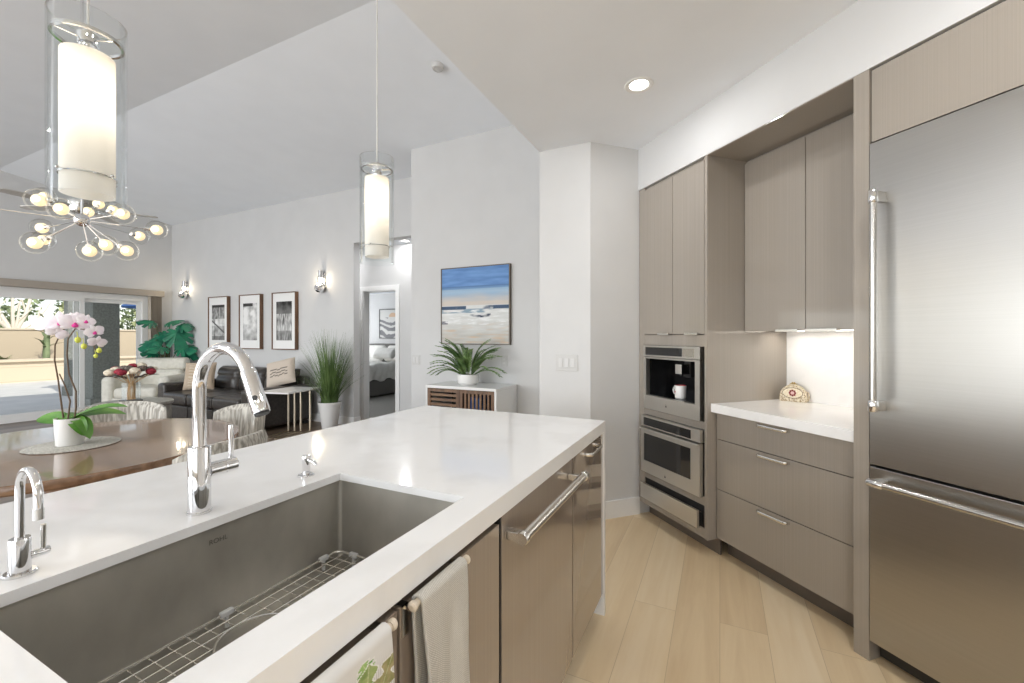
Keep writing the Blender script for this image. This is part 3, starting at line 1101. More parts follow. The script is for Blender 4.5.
def cb(base):
    return (base[0], base[1], base[2] if len(base) > 2 else 0)


# tall oven cabinet
tc = cabthing('tall_oven_cabinet', 'tall taupe cabinet in the corner housing coffee machine, oven and warming drawer', 'cabinet', (-2.36, F))
o = (-2.36, F, 0)
b = MB(o)
b.box(-2.700, -2.634, F + .004, WB, 0.10, 2.392).box(-2.052, -2.030, F, WB, 0.10, 2.392)
b.box(-2.634, -2.052, F + .022, WB, 2.374, 2.392).box(-2.634, -2.052, 2.56, WB, .10, 2.374)
for z in (.10, .318, .765, 1.262): b.box(-2.634, -2.052, F + .045, 2.56, z, z + .02)
b.build('carcass', M['taupe'], tc, smooth=0)
for z0, z1 in ((1.252, 1.324), (.752, .798), (.296, .350), (.10, .160)):
    MB(o).box(-2.634, -2.054, F + .006, F + .024, z0, z1).build('face_rail', M['taupe'], tc, smooth=0)
MB(o).box(-2.700, -2.030, F + .095, F + .11, 0, .10).build('toe_kick', M['taupe_dark'], tc, smooth=0)
for x0, x1, hx0, hx1 in ((-2.631, -2.336, -2.46, -2.35), (-2.332, -2.055, -2.20, -2.09)):
    d_ = MB(o).box(x0, x1, F - .001, F + .020, 1.328, 2.370, .0012).build('door', M['taupe'], tc)
    h_ = MB(o)
    h_.box(hx0, hx1, F - .022, F + .004, 1.3262, 1.3278).box(hx0, hx1, F - .024, F - .021, 1.322, 1.336, .001)
    h_.build('edge_pull', M['nickel'], d_)

# built-in coffee machine
cm = cabthing('coffee_machine', 'built-in stainless coffee machine with dark niche above the oven', 'coffee machine', (-2.35, F, .80))
o = (-2.35, F, .80)
x0, x1, yf = -2.622, -2.078, F - .012
f_ = MB(o)
f_.box(x0, x1, yf, F + .02, .800, .897, .002)
f_.box(x0, x0 + .024, yf, F + .02, .897, 1.168).box(x1 - .040, x1, yf, F + .02, .897, 1.168).box(x0 + .024, x1 - .040, yf, F + .02, 1.158, 1.168)
f_.build('steel_frame', M['steel_oven'], cm)
MB(o).box(x0, x1, yf - .002, F + .02, 1.172, 1.250, .002).build('control_panel', M['steel_oven'], cm)
MB(o).box(x0 + .022, x1 - .150, yf - .0035, yf - .0022, 1.184, 1.238).build('display', M['blackglass'], cm)
MB(o).box(x1 - .146, x1 - .045, yf - .0035, yf - .0022, 1.184, 1.238).build('display_panel', M['steel'], cm)
n_ = MB(o)
n_.box(x0 + .024, x1 - .040, F + .24, F + .25, .897, 1.158).box(x0 + .018, x0 + .024, F + .02, F + .25, .897, 1.158).box(x1 - .040, x1 - .034, F + .02, F + .25, .897, 1.158)
n_.box(x0 + .024, x1 - .040, F + .02, F + .25, .890, .8995).box(x0 + .024, x1 - .040, F + .02, F + .25, 1.158, 1.164)
n_.build('niche', M['blackglass'], cm, smooth=0)
sp = MB(o)
sp.box(-2.345, -2.285, F + .03, F + .10, 1.065, 1.130, .004)
sp = sp.build('spout_block', M['nickel'], cm)
MB(o).box(-2.345, -2.285, F + .105, F + .235, 1.04, 1.155, .004).build('brew_unit', M['black'], cm)
for dx in (-2.33, -2.30): MB(o).cyl((dx, F + .065, 1.065), (dx, F + .065, 1.052), .006, .005, n=12).build('spout', M['black'], sp)


def emblem(parent, o, x, y, z, s=.013):
    """small dark flame-shaped mark on the steel"""
    mb = MB(o)
    poly = [(-s * .55, 0), (s * .55, 0), (s * .42, s * .5), (s * .12, s * .9), (0, s * 1.5), (-s * .12, s * .9), (-s * .42, s * .5)]
    n = len(poly)
    mb.add([(x + p, y, z + q) for p, q in poly] + [(x + p, y - .0008, z + q) for p, q in poly], [tuple(range(n)), tuple(range(2 * n - 1, n - 1, -1))] + [(i, n + i, n + (i + 1) % n, (i + 1) % n) for i in range(n)])
    return mb.build('emblem', M['emblem'], parent, smooth=0)


emblem(cm, o, -2.383, yf - .0003, .838)

# mug in the niche
mg = cabthing('mug', 'white mug with red inside and red heart in the coffee machine niche', 'mug', (-2.346, F + .075, .900))
o = (-2.346, F + .075, .900)
MB(o).lathe([(0, .900), (.030, .900), (.034, .904), (.0385, .985), (.0375, .987)], (-2.346, F + .075, 0), 28).build('cup', M['white_ceramic'], mg)
MB(o).lathe([(.0375, .987), (.0355, .985), (.031, .908), (0, .906)], (-2.346, F + .075, 0), 28).build('inside', M['red'], mg)
hp = [(-2.346 - .036, F + .072, .970), (-2.346 - .052, F + .068, .970), (-2.346 - .060, F + .066, .950), (-2.346 - .052, F + .068, .928), (-2.346 - .034, F + .072, .922)]
MB(o).tube(hp, [.005] * 5, 10).build('handle', M['white_ceramic'], mg)
ht = MB(o)
hpts = []
for i in range(24):
    a = 2 * pi * i / 24
    hpts.append((.0006 * 16 * sin(a) ** 3, .0006 * (13 * cos(a) - 5 * cos(2 * a) - 2 * cos(3 * a) - cos(4 * a))))
n = len(hpts)
hv = []
for off in (.0002, .0010):
    for p, q in hpts:
        rr = .0366 + off
        an = p / rr - .35
        hv.append((-2.346 + rr * sin(an), F + .075 - rr * cos(an), .943 + q))
ht.add(hv, [tuple(range(n)), tuple(range(2 * n - 1, n - 1, -1))] + [(i, n + i, n + (i + 1) % n, (i + 1) % n) for i in range(n)])
ht.build('heart', M['red'], mg, smooth=0)

# wall oven
ov = cabthing('wall_oven', 'built-in stainless wall oven with black glass window below the coffee machine', 'oven', (-2.335, F, .35))
o = (-2.335, F, .35)
x0, x1, yf = -2.630, -2.060, F - .030
d_ = MB(o)
wx0, wx1, wz0, wz1 = x0 + .030, x1 - .075, .432, .625
d_.box(x0, x1, yf, F - .002, .350, wz0).box(x0, wx0, yf, F - .002, wz0, .668).box(wx1, x1, yf, F - .002, wz0, .668).box(wx0, wx1, yf, F - .002, wz1, .668)
dd = d_.build('oven_door', M['steel_oven'], ov, smooth=0)
MB(o).box(wx0, wx1, yf + .003, F - .004, wz0, wz1).build('window', M['blackglass'], dd, smooth=0)
MB(o).box(x0 - .002, x1 + .002, yf - .022, yf + .004, .655, .668, .003).build('handle_lip', M['steel_oven'], dd)
MB(o).box(x0, x1, yf + .002, F + .02, .674, .750, .002).build('control_panel', M['steel_oven'], ov)
MB(o).box(x0 + .028, x1 - .075, yf + .0005, yf + .0022, .684, .738).build('display', M['blackglass'], ov)
MB(o).box(x0 + .012, x1 - .012, F + .0, F + .06, .345, .752).build('oven_body', M['black'], ov)
emblem(dd, o, -2.37, yf - .0003, .372)

# warming drawer, a little open
wd = cabthing('warming_drawer', 'narrow stainless warming drawer left slightly open under the oven', 'warming drawer', (-2.335, F, .165))
o = (-2.335, F, .165)
MB(o).box(-2.618, -2.066, F - .045, F - .027, .166, .272, .002).build('drawer_front', M['steel_oven'], wd)
MB(o).box(-2.61, -2.075, F - .027, F + .20, .172, .25).build('drawer_box', M['black'], wd)
MB(o).box(-2.63, -2.056, F + .008, F + .02, .162, .294).build('surround', M['darkgap'], wd)

# base cabinet with three drawers
bc = cabthing('drawer_base_cabinet', 'taupe base cabinet with three wide drawers between the oven cabinet and fridge', 'cabinet', (-1.63, 2.0))
o = (-1.63, 2.0, 0)
b = MB(o)
b.box(-2.028, -2.010, 2.022, WB, .10, .862).box(-1.245, -1.227, 2.022, WB, .10, .862).box(-2.010, -1.245, WB - .018, WB, .10, .862).box(-2.010, -1.245, 2.022, WB - .018, .10, .118)
b.box(-2.010, -1.245, 2.022, 2.06, .845, .862)
b.build('carcass', M['taupe_in'], bc, smooth=0)
MB(o).box(-2.028, -1.227, 2.09, 2.105, 0, .10).build('toe_kick', M['taupe_dark'], bc, smooth=0)
for z0, z1, hzz in ((.7035, .858, .842), (.4065, .6995, .683), (.112, .4025, .386)):
    d_ = MB(o).box(-2.025, -1.229, 2.0, 2.021, z0, z1, .0012).build('drawer', M['taupe'], bc)
    bent_pull(MB(o), (-1.733, 2.0, hzz), (-1.560, 2.0, hzz), (0, -.030, 0)).build('pull_handle', M['nickel'], d_)

# counter, splash
ct = cabthing('side_countertop', 'short white quartz counter beside the tall oven cabinet', 'countertop', (-1.63, F, .864))
o = (-1.63, F, .864)
MB(o).box(-2.029, -1.227, 1.960, 2.585, .864, CT, .0015).build('slab', M['quartz'], ct)
MB(o).box(-2.029, -1.227, 2.575, 2.597, CT + .0005, 1.345).build('backsplash', M['quartz'], ct, smooth=0)

# upper cabinet
uc = cabthing('wall_cabinet_unit', 'taupe gloss two-door upper cabinet hung above the short counter', 'cabinet', (-1.63, 2.22, 1.345))
uc.name = 'upper_cabinet'
o = (-1.63, 2.22, 1.345)
b = MB(o).box(-2.028, -1.227, 2.242, WB, 1.350, 2.390)
b.build('carcass', M['taupe'], uc, smooth=0)
for x0, x1, hx0, hx1 in ((-2.026, -1.644, -1.800, -1.672), (-1.640, -1.229, -1.630, -1.470)):
    d_ = MB(o).box(x0, x1, 2.220, 2.241, 1.345, 2.372, .0012).build('door', M['taupe'], uc)
    h_ = MB(o)
    h_.box(hx0, hx1, 2.198, 2.224, 1.3432, 1.3448).box(hx0, hx1, 2.196, 2.199, 1.338, 1.353, .001)
    h_.build('edge_pull', M['nickel'], d_)
MB(o).box(-1.98, -1.27, 2.44, 2.455, 1.343, 1.350).build('light_strip', M['led'], uc)
cl_ = light('under_cabinet_light', 'AREA', cabpt(-1.63, 2.4475, 1.341), .9, (1, .92, .82), (0, 0, CROT), shape='RECTANGLE', size=.7, size_y=.02)

# soffit lining and fridge surround
sl = MB((-1.63, 1.94, 2.392)).box(-2.029, -1.227, 1.938, 2.241, 2.3905, 2.3945).build('soffit_lining', M['taupe'], None, cabpt(-1.63, 1.94, 2.392), CROT)
tag(sl, 'taupe panel lining the soffit underside above the upper cabinet', 'panel')
sp_ = MB((-1.195, F, 0)).box(-1.225, -1.167, F, WB, 0, 2.394).build('fridge_side_panel', M['taupe'], None, cabpt(-1.195, F, 0), CROT, smooth=0)
tag(sp_, 'full-height taupe panel standing left of the steel fridge', 'panel')
of = cabthing('over_fridge_cabinet', 'taupe cabinet front above the steel fridge under the soffit', 'cabinet', (-.7, F, 2.1))
o = (-.7, F, 2.1)
MB(o).box(-1.166, -.20, F + .03, WB, 2.10, 2.392).build('carcass', M['taupe_in'], of, smooth=0)
MB(o).box(-1.163, -.20, F + .008, F + .03, 2.096, 2.386, .0012).build('door', M['taupe'], of)

fr = cabthing('refrigerator', 'large stainless built-in fridge with bottom freezer drawer and tubular handles', 'refrigerator', (-.70, F))
o = (-.70, F, 0)
RX0, RX1 = -1.164, -.245
MB(o).box(RX0 + .01, RX1 - .01, F + .045, WB, .02, 2.088).build('body', M['black'], fr, smooth=0)
MB(o).box(RX0 + .004, RX1 - .004, F + .075, F + .09, 0, .085).build('toe_grille', M['darkgap'], fr, smooth=0)
ud = MB(o).box(RX0, RX1, F - .004, F + .04, .800, 2.088, .003).build('door', M['steel_v'], fr)
ld = MB(o).box(RX0, RX1, F - .004, F + .04, .086, .790, .003).build('freezer_drawer', M['steel_v'], fr)
hx, hy = -1.116, F - .062
hb = MB(o).tube([(hx, hy, 1.062), (hx, hy, 1.835)], .0125, 24).build('handle', M['steel'], ud)
for za, zb in ((1.020, 1.064), (1.832, 1.880)):
    MB(o).tube([(hx, hy, za), (hx, hy, za + .003), (hx, hy, zb - .003), (hx, hy, zb)], [.0145, .0165, .0165, .0145], 24).build('handle_ferrule', M['chrome'], hb)
    zc = (za + zb) / 2
    MB(o).box(hx - .009, hx + .014, hy, F - .004, zc - .020, zc + .020, .003).build('handle_bracket', M['steel'], hb)
hz2 = .742
hb = MB(o).tube([(-1.080, hy, hz2), (-.30, hy, hz2)], .0125, 24).build('handle', M['steel'], ld)
for xa in (-1.134, -.30):
    xb = xa + .055
    MB(o).tube([(xa, hy, hz2), (xa + .003, hy, hz2), (xb - .003, hy, hz2), (xb, hy, hz2)], [.0145, .0165, .0165, .0145], 24).build('handle_ferrule', M['chrome'], hb)
    MB(o).box(xa + .012, xa + .042, hy, F - .004, hz2 - .009, hz2 + .014, .003).build('handle_bracket', M['steel'], hb)

# ornate purse on the short counter
PX, PY = -1.934, 2.512
pu = cabthing('ornate_purse', 'small cream embroidered clutch purse with red flower standing on the short counter', 'purse', (PX, PY, CT))
pu.rotation_euler = (0, 0, CROT + radians(27))
pu.scale = (.88, .88, .92)
o = (PX, PY, CT)


def dome(t_):
    """outline of the purse: half-width and height, t_ in 0..1 around the rim"""
    a = pi * t_
    return (-.082 * cos(a) * (1 + .10 * sin(a)), .012 + .112 * sin(a) ** .8)


bag = MB(o)
rows = []
for dep, sc in ((-.030, .82), (-.026, .95), (-.012, 1.0), (.012, 1.0), (.026, .95), (.030, .82)):
    row = [(PX + dome(i / 28)[0] * sc, PY + dep, CT + .0005 + max(0, dome(i / 28)[1] - .012) * sc) for i in range(29)]
    rows.append(row)
bag.strip(rows)
for rw in (rows[0], rows[-1]): bag.add(rw, [tuple(range(len(rw)))])
bag.add([rows[0][0], rows[0][-1], rows[-1][-1], rows[-1][0]], [(0, 1, 2, 3)])
M['purse'] = noise_mat('beaded_cream_cloth', C(150, 128, 92), C(232, 222, 200), (150, 150, 150), 0.6, bump=0.6, lo=.42, hi=.56)
M['purse_panel'] = noise_mat('embroidered_cream_panel', C(216, 200, 168), C(240, 232, 212), (120, 120, 120), 0.6)
bag.build('bag', M['purse'], pu)
el = [(PX + .060 * cos(2 * pi * i / 32), CT + .058 + .034 * sin(2 * pi * i / 32)) for i in range(32)]
e_ = MB(o)
e_.add([(x, PY - .0305, z) for x, z in el] + [(x, PY - .0325, z) for x, z in el], [tuple(range(32)), tuple(range(63, 31, -1))] + [(i, 32 + i, 32 + (i + 1) % 32, (i + 1) % 32) for i in range(32)])
e_.build('oval_panel', M['purse_panel'], pu)
MB(o).tube([(x, PY - .0318, z) for x, z in el], .0018, 6, closed=True).build('dark_trim', M['bark'], pu)
fl = MB(o)
for i in range(8):
    a = 2 * pi * i / 8
    fl.sphere((PX + .0165 * cos(a), PY - .033, CT + .058 + .0165 * sin(a)), .0068, 10, 6, (1, .35, 1))
fl = fl.build('red_flower', mat('dark_red_thread', C(130, 44, 52), .8), pu)
MB(o).sphere((PX, PY - .033, CT + .058), .0085, 12, 8, (1, .5, 1)).build('pink_centre', mat('pale_pink_thread', C(226, 190, 190), .8), fl)
cl = MB(o)
cl.tube([(PX - .022, PY, CT + .106), (PX - .02, PY, CT + .117), (PX + .02, PY, CT + .117), (PX + .022, PY, CT + .106)], .003, 10)
cl.sphere((PX - .006, PY, CT + .123), .006, 12, 8).sphere((PX + .006, PY, CT + .123), .006, 12, 8)
cl.build('gold_clasp', mat('aged_gold', C(170, 146, 92), .35, 1.0), pu)
MB(o).tube([(PX + .05, PY + .012, CT + .075), (PX + .085, PY + .012, CT + .06), (PX + .092, PY + .008, CT + .03), (PX + .082, PY + .004, CT + .006)], .005, 10).build('side_strap', M['purse'], pu)

# ================================================================== LAMPS
def can_light(x, y, z, label, energy, group='recessed ceiling lights'):
    t_ = thing('recessed_light', label, 'ceiling light', (x, y, z), 0, group)
    o = (x, y, z)
    MB(o).lathe([(.050, z - .0005), (.056, z - .004), (.074, z - .005), (.078, z - .0005)], (x, y, 0), 36).build('trim_ring', M['trim'], t_)
    MB(o).lathe([(0, z - .001), (.052, z - .001)], (x, y, 0), 36).build('lens', M['can'], t_)
    light('recessed_lamp', 'AREA', (x, y, z - .008), energy, (.99, .99, 1.0), (0, 0, 0), shape='DISK', size=.10)


CANP = 5.5
can_light(-.402, 2.44, 2.70, 'round lit recessed ceiling light above the walkway in front of the tall cabinets', CANP * .5)
for x, y in ((.55, 1.3), (.55, -.6), (1.9, .1), (1.9, -1.8), (-.3, -2.4), (.55, -2.6)):
    can_light(x, y, 2.70, 'lit recessed light in the kitchen ceiling behind the viewpoint', CANP)
can_light(-4.15, 4.99, 2.72, 'round lit recessed light in the hallway ceiling beyond the seascape wall', 4)
can_light(-5.7, 4.99, 2.72, 'lit recessed light in the hidden end of the hallway ceiling', 10)  # out-of-view lamp, added to brighten the hallway
for x, y in ((-3.2, -1.0), (-5.6, -1.4), (-7.8, -.6)):  # unseen vault lamps, added for more light in the living room
    can_light(x, y, vault(y) - .012, 'lit recessed light high in the vaulted living room ceiling', 8, 'vault recessed lights')


def pendant(x, y, label):
    zt, zb = 1.918, 1.560
    t_ = thing('pendant_lamp', label, 'pendant lamp', (x, y, zb), 0, 'glass cylinder pendants over the island')
    o = (x, y, zb)
    MB(o).lathe([(0, 2.70), (.06, 2.70), (.06, 2.685), (.055, 2.678), (.006, 2.676)], (x, y, 0), 28).build('ceiling_canopy', M['nickel'], t_)
    MB(o).cyl((x, y, 1.90), (x, y, 2.68), .0022, n=8).build('cord', M['plastic'], t_)
    R_ = .0565
    MB(o).lathe([(R_, zb), (R_, zt), (R_ - .003, zt), (R_ - .003, zb), (R_, zb)], (x, y, 0), 48).build('outer_glass', M['glass'], t_)
    MB(o).lathe([(R_ - .0035, 1.8775), (R_ - .0035, 1.8815), (.012, 1.8815), (.012, 1.8775)], (x, y, 0), 40)
    ring = MB(o).lathe([(R_ - .0035, 1.8765), (R_ - .0035, 1.8825), (R_ - .009, 1.8825), (R_ - .009, 1.8765), (R_ - .0035, 1.8765)], (x, y, 0), 40)
    for k_ in range(3):
        a = 2 * pi * k_ / 3 + .5
        ring.cyl((x, y, 1.8795), (x + (R_ - .006) * cos(a), y + (R_ - .006) * sin(a), 1.8795), .0018, n=8)
    ring.build('support_ring', M['chrome'], t_)
    MB(o).lathe([(0, 1.906), (.006, 1.905), (.008, 1.895), (.016, 1.890), (.016, 1.850), (.013, 1.842), (0, 1.842)], (x, y, 0), 24).build('socket', M['chrome'], t_)
    MB(o).lathe([(.0395, 1.582), (.0395, 1.849), (.0385, 1.849), (.0385, 1.582)], (x, y, 0), 44).build('frosted_shade', M['frost'], t_)
    MB(o).lathe([(0, 1.842), (.010, 1.838), (.013, 1.82), (.022, 1.79), (.0225, 1.775), (.017, 1.755), (0, 1.748)], (x, y, 0), 24).build('bulb', M['bulb'], t_)
    cl_ = MB(o).lathe([(.0402, 1.616), (.0402, 1.6185), (.042, 1.6185), (.042, 1.616), (.0402, 1.616)], (x, y, 0), 40)
    for k_ in range(4):
        a = 2 * pi * k_ / 4 + .35
        cl_.cyl((x + .041 * cos(a), y + .041 * sin(a), 1.6172), (x + (R_ - .003) * cos(a), y + (R_ - .003) * sin(a), 1.6172), .0014, n=6)
        cl_.sphere((x + (R_ - .005) * cos(a), y + (R_ - .005) * sin(a), 1.6172), .0032, 8, 6)
    cl_.build('lower_clip', M['chrome'], t_)
    for s_ in (-1, 1):
        MB(o).cyl((x + s_ * .030, y + .036, 1.68), (x + s_ * .030, y + .036, 1.74), .0012, n=6)
    light('pendant_lamp_light', 'POINT', (x, y, 1.735), .07, (1, .93, .82), shadow_soft_size=.02)


pendant(-1.092, .389, 'nearer glass cylinder pendant hanging over the sink end of the island')
pendant(-1.05, 1.117, 'farther glass cylinder pendant hanging beyond the faucet over the island')

# chandelier above the dining table
HB = Vector((-3.0, 1.045, 1.92))
ch = thing('bubble_chandelier', 'chrome starburst chandelier with clear glass bubble lamps over the dining table', 'chandelier', HB)
ho = tuple(HB)
MB(ho).sphere(HB, .034, 20, 12).build('hub', M['chrome'], ch)
zc = vault(HB.y)
MB(ho).cyl(HB + Vector((0, 0, .03)), (HB.x, HB.y, zc - .02), .006, n=10).build('rod', M['chrome'], ch)
MB(ho).lathe([(0, zc), (.065, zc - .004), (.065, zc - .022), (.008, zc - .028)], (HB.x, HB.y, 0), 28).build('ceiling_canopy', M['chrome'], ch)
BUL = [(0.238, -0.228, 0.007), (-0.291, -0.049, 0.148), (0.282, -0.17, -0.023), (-0.242, 0.156, 0.161), (0.328, 0.038, 0.002), (0.244, 0.22, -0.028), (-0.13, 0.303, -0.005), (0.289, -0.013, -0.159),
       (0.272, 0.077, -0.17), (0.259, -0.063, -0.195), (-0.326, -0.05, -0.016), (0.169, -0.221, -0.178), (-0.317, -0.045, -0.081), (-0.284, 0.125, 0.112), (-0.214, 0.211, 0.137), (-.30, -.36, .03)]
for d_ in BUL:
    v = Vector(d_)
    u = v.normalized()
    arm = MB(ho).tube([HB + u * .028, HB + v - u * .045], .0022, 8).build('arm', M['chrome'], ch)
    sk = MB(ho)
    sk.tube([HB + v - u * .058, HB + v - u * .055, HB + v - u * .034, HB + v - u * .030], [.005, .011, .012, .009], 14)
    sk.build('socket', M['chrome'], arm)
    MB(ho).sphere(HB + v, .050, 22, 14).build('glass_globe', M['globe'], arm)
    MB(ho).sphere(HB + v, .027, 16, 10).build('inner_globe', M['warm'], arm)
    MB(ho).sphere(HB + v + Vector((.018, -.014, 0)), .0135, 12, 8).build('bulb_glow', M['globe_glow'], arm)
light('chandelier_light', 'POINT', HB + Vector((0, 0, 0)), 3, (1, .88, .72), shadow_soft_size=.34)

# ceiling fan in the living room
FC = Vector((-5.55, 1.93, 2.56))
fan = thing('ceiling_fan', 'grey ceiling fan hanging from the vault behind the chandelier', 'ceiling fan', FC)
fo_ = tuple(FC)
zc = vault(FC.y)
MB(fo_).cyl(FC + Vector((0, 0, .1)), (FC.x, FC.y, zc - .03), .012, n=12).build('downrod', M['nickel'], fan)
MB(fo_).lathe([(0, zc), (.07, zc - .005), (.065, zc - .05), (.014, zc - .07)], (FC.x, FC.y, 0), 24).build('ceiling_canopy', M['nickel'], fan)
MB(fo_).lathe([(0, FC.z + .12), (.05, FC.z + .11), (.10, FC.z + .06), (.11, FC.z), (.09, FC.z - .05), (.05, FC.z - .07), (0, FC.z - .075)], (FC.x, FC.y, 0), 28).build('motor', M['nickel'], fan)
for k_ in range(5):
    a = 2 * pi * k_ / 5 + 1.078
    d_ = Vector((cos(a), sin(a), 0))
    n_ = Vector((-sin(a), cos(a), 0))
    rows = []
    for zz in (0, .008):
        for i, (r, w1) in enumerate(((.10, .035), (.16, .05), (.30, .066), (.75, .072), (.84, .055), (.86, .02))):
            pass
    bl = MB(fo_)
    top_, bot_ = [], []
    for r, w1 in ((.10, .030), (.14, .042), (.22, .052), (.46, .058), (.54, .050), (.57, .025)):
        for sgn, lst in ((1, top_), (-1, bot_)): pass
        p = FC + d_ * r
        tl = .10
        top_.append([p + n_ * w1 + Vector((0, 0, w1 * tl)), p - n_ * w1 - Vector((0, 0, w1 * tl))])
    lo = [[q - Vector((0, 0, .008)) for q in r_] for r_ in top_]
    bl.strip(top_)
    bl.strip(lo)
    bl.strip([[r_[0] for r_ in top_], [r_[0] for r_ in lo]])
    bl.strip([[r_[1] for r_ in top_], [r_[1] for r_ in lo]])
    bl.strip([top_[0], lo[0]])
    bl.strip([top_[-1], lo[-1]])
    bl.build('blade', M['fan'], fan, smooth=30)

# sconces
def sconce(x, z, label):
    y = 4.70
    t_ = thing('wall_sconce', label, 'wall sconce', (x, y, z), 0, 'wall sconces on the living room wall')
    o = (x, y, z)
    MB(o).box(x - .035, x + .035, y - .018, y - .001, z - .06, z + .16, .006).build('back_plate', M['chrome'], t_)
    MB(o).tube([(x, y - .06, z + .185), (x, y - .06, z + .075)], .034, 20).build('cap', M['chrome'], t_)
    MB(o).box(x - .012, x + .012, y - .05, y - .015, z + .09, z + .12).build('bracket', M['chrome'], t_)
    MB(o).lathe([(.048, z - .02), (.050, z + .09), (.0475, z + .09), (.0455, z - .02)], (x, y - .06, 0), 24).build('glass_tube', M['glass'], t_)
    for dx in (-.022, .022):
        MB(o).lathe([(0, z + .078), (.012, z + .07), (.018, z + .04), (.012, z + .01), (0, z + .004)], (x + dx, y - .06, 0), 14).build('bulb', M['warm_hot'], t_)
    cr = MB(o)
    bm = bmesh.new()
    bmesh.ops.create_icosphere(bm, subdivisions=2, radius=.075)
    cr.bm(bm, Matrix.Translation((x, y - .078, z - .085)))
    cr.build('crystal_ball', M['chrome'], t_, smooth=0)
    light('sconce_light', 'POINT', (x, y - .15, z + .04), 1.6, (1, .84, .62), shadow_soft_size=.03)


sconce(-9.16, 2.19, 'chrome wall sconce with two glowing bulbs beside the corner plant')
sconce(-5.49, 2.14, 'chrome wall sconce with two glowing bulbs right of the three framed photographs')

# detector and switch plates
sdv = Vector((-2.25, 3.145, vault(3.145)))
sm_ = thing('smoke_detector', 'small round white smoke detector on the vaulted ceiling', 'smoke detector', sdv)
z = sdv.z
MB(tuple(sdv)).lathe([(0, z - .032), (.035, z - .032), (.05, z - .026), (.056, z - .012), (.06, z + .006)], (sdv.x, sdv.y, 0), 32).build('housing', M['plastic'], sm_)
MB(tuple(sdv)).lathe([(.036, z - .0325), (.036, z - .035), (.040, z - .035), (.040, z - .0325)], (sdv.x, sdv.y, 0), 32).build('vent_ring', M['plate'], sm_)


def plate(name, label, x, y, z, w, h, n, outlet=False):
    t_ = thing(name, label, 'light switch' if not outlet else 'power outlet', (x, y, z))
    o = (x, y, z)
    MB(o).box(x - w / 2, x + w / 2, y - .006, y - .0005, z - h / 2, z + h / 2, .002).build('plate', M['plate'], t_)
    for i in range(n):
        cx_ = x + (i - (n - 1) / 2) * .046
        if outlet:
            for dz in (-.02, .02): MB(o).box(cx_ - .016, cx_ + .016, y - .009, y - .006, z + dz - .013, z + dz + .013, .002).build('socket', M['plastic'], t_)
        else:
            MB(o).box(cx_ - .016, cx_ + .016, y - .010, y - .006, z - .034, z + .034, .002).build('rocker', M['plastic'], t_)


plate('light_switch', 'three-gang white switch plate on the white wall left of the oven cabinet', -1.005, 3.0, 1.122, .168, .120, 3)
plate('light_switch', 'two-gang switch plate on the seascape wall by the hallway edge', -3.285, 4.15, 1.035, .118, .118, 2)
plate('power_outlet', 'white outlet plate on the wall right of the fern', -2.10, 4.15, 1.05, .075, .118, 1, True)

# ================================================================== SEASCAPE WALL
sb = thing('sideboard', 'low sideboard with white top and walnut slatted doors under the seascape', 'sideboard', (-2.36, 3.91, 0))
o = (-2.36, 3.91, 0)
X0, X1, Y0, Y1, ZT = -2.785, -1.945, 3.675, 4.140, .808
MB(o).box(X0, X1, Y0 - .003, Y1, ZT - .028, ZT, .002).build('top', M['white_gloss'], sb)
for a, b in ((X0, X0 + .022), (X1 - .022, X1)): MB(o).box(a, b, Y0, Y1, .14, ZT - .028).build('side_panel', M['white_gloss'], sb)
MB(o).box(X0 + .022, X1 - .022, Y0 + .02, Y1, .14, .162).box(X0 + .022, X1 - .022, Y1 - .012, Y1, .162, ZT - .028).box(X0 + .022, X1 - .022, Y0 + .04, Y1 - .012, .44, .458).build('carcass', M['darkgap'], sb, smooth=0)
xm = -2.37
for a, b, horiz in ((X0 + .024, xm - .002, True), (xm + .002, X1 - .024, False)):
    fr_ = MB(o).box(a, a + .036, Y0 + .002, Y0 + .022, .145, ZT - .032).box(b - .036, b, Y0 + .002, Y0 + .022, .145, ZT - .032)
    fr_.box(a + .036, b - .036, Y0 + .002, Y0 + .022, .145, .181).box(a + .036, b - .036, Y0 + .002, Y0 + .022, ZT - .064, ZT - .032)
    d_ = fr_.build('door', M['walnut'], sb, smooth=0)
    sl_ = MB(o)
    if horiz:
        z = .20
        while z < ZT - .10:
            sl_.box(a + .036, b - .036, Y0 + .006, Y0 + .018, z, z + .026)
            z += .050
    else:
        x = a + .055
        while x < b - .07:
            sl_.box(x, x + .022, Y0 + .006, Y0 + .018, .181, ZT - .064)
            x += .044
    sl_.build('slats', M['walnut_h'], d_, smooth=0)
for x in (X0 + .06, X1 - .06):
    for y in (Y0 + .06, Y1 - .06):
        MB(o).cyl((x, y, 0), (x, y, .14), .013, .018, n=14).build('leg', M['walnut'], sb)
bx = MB((-2.20, 3.85, .459)).box(-2.30, -2.17, 3.75, 3.98, .4585, .70, .02).build('storage_bag', M['blue_thing'])
tag(bx, 'blue cloth storage bag seen through the vertical slats of the sideboard', 'bag')

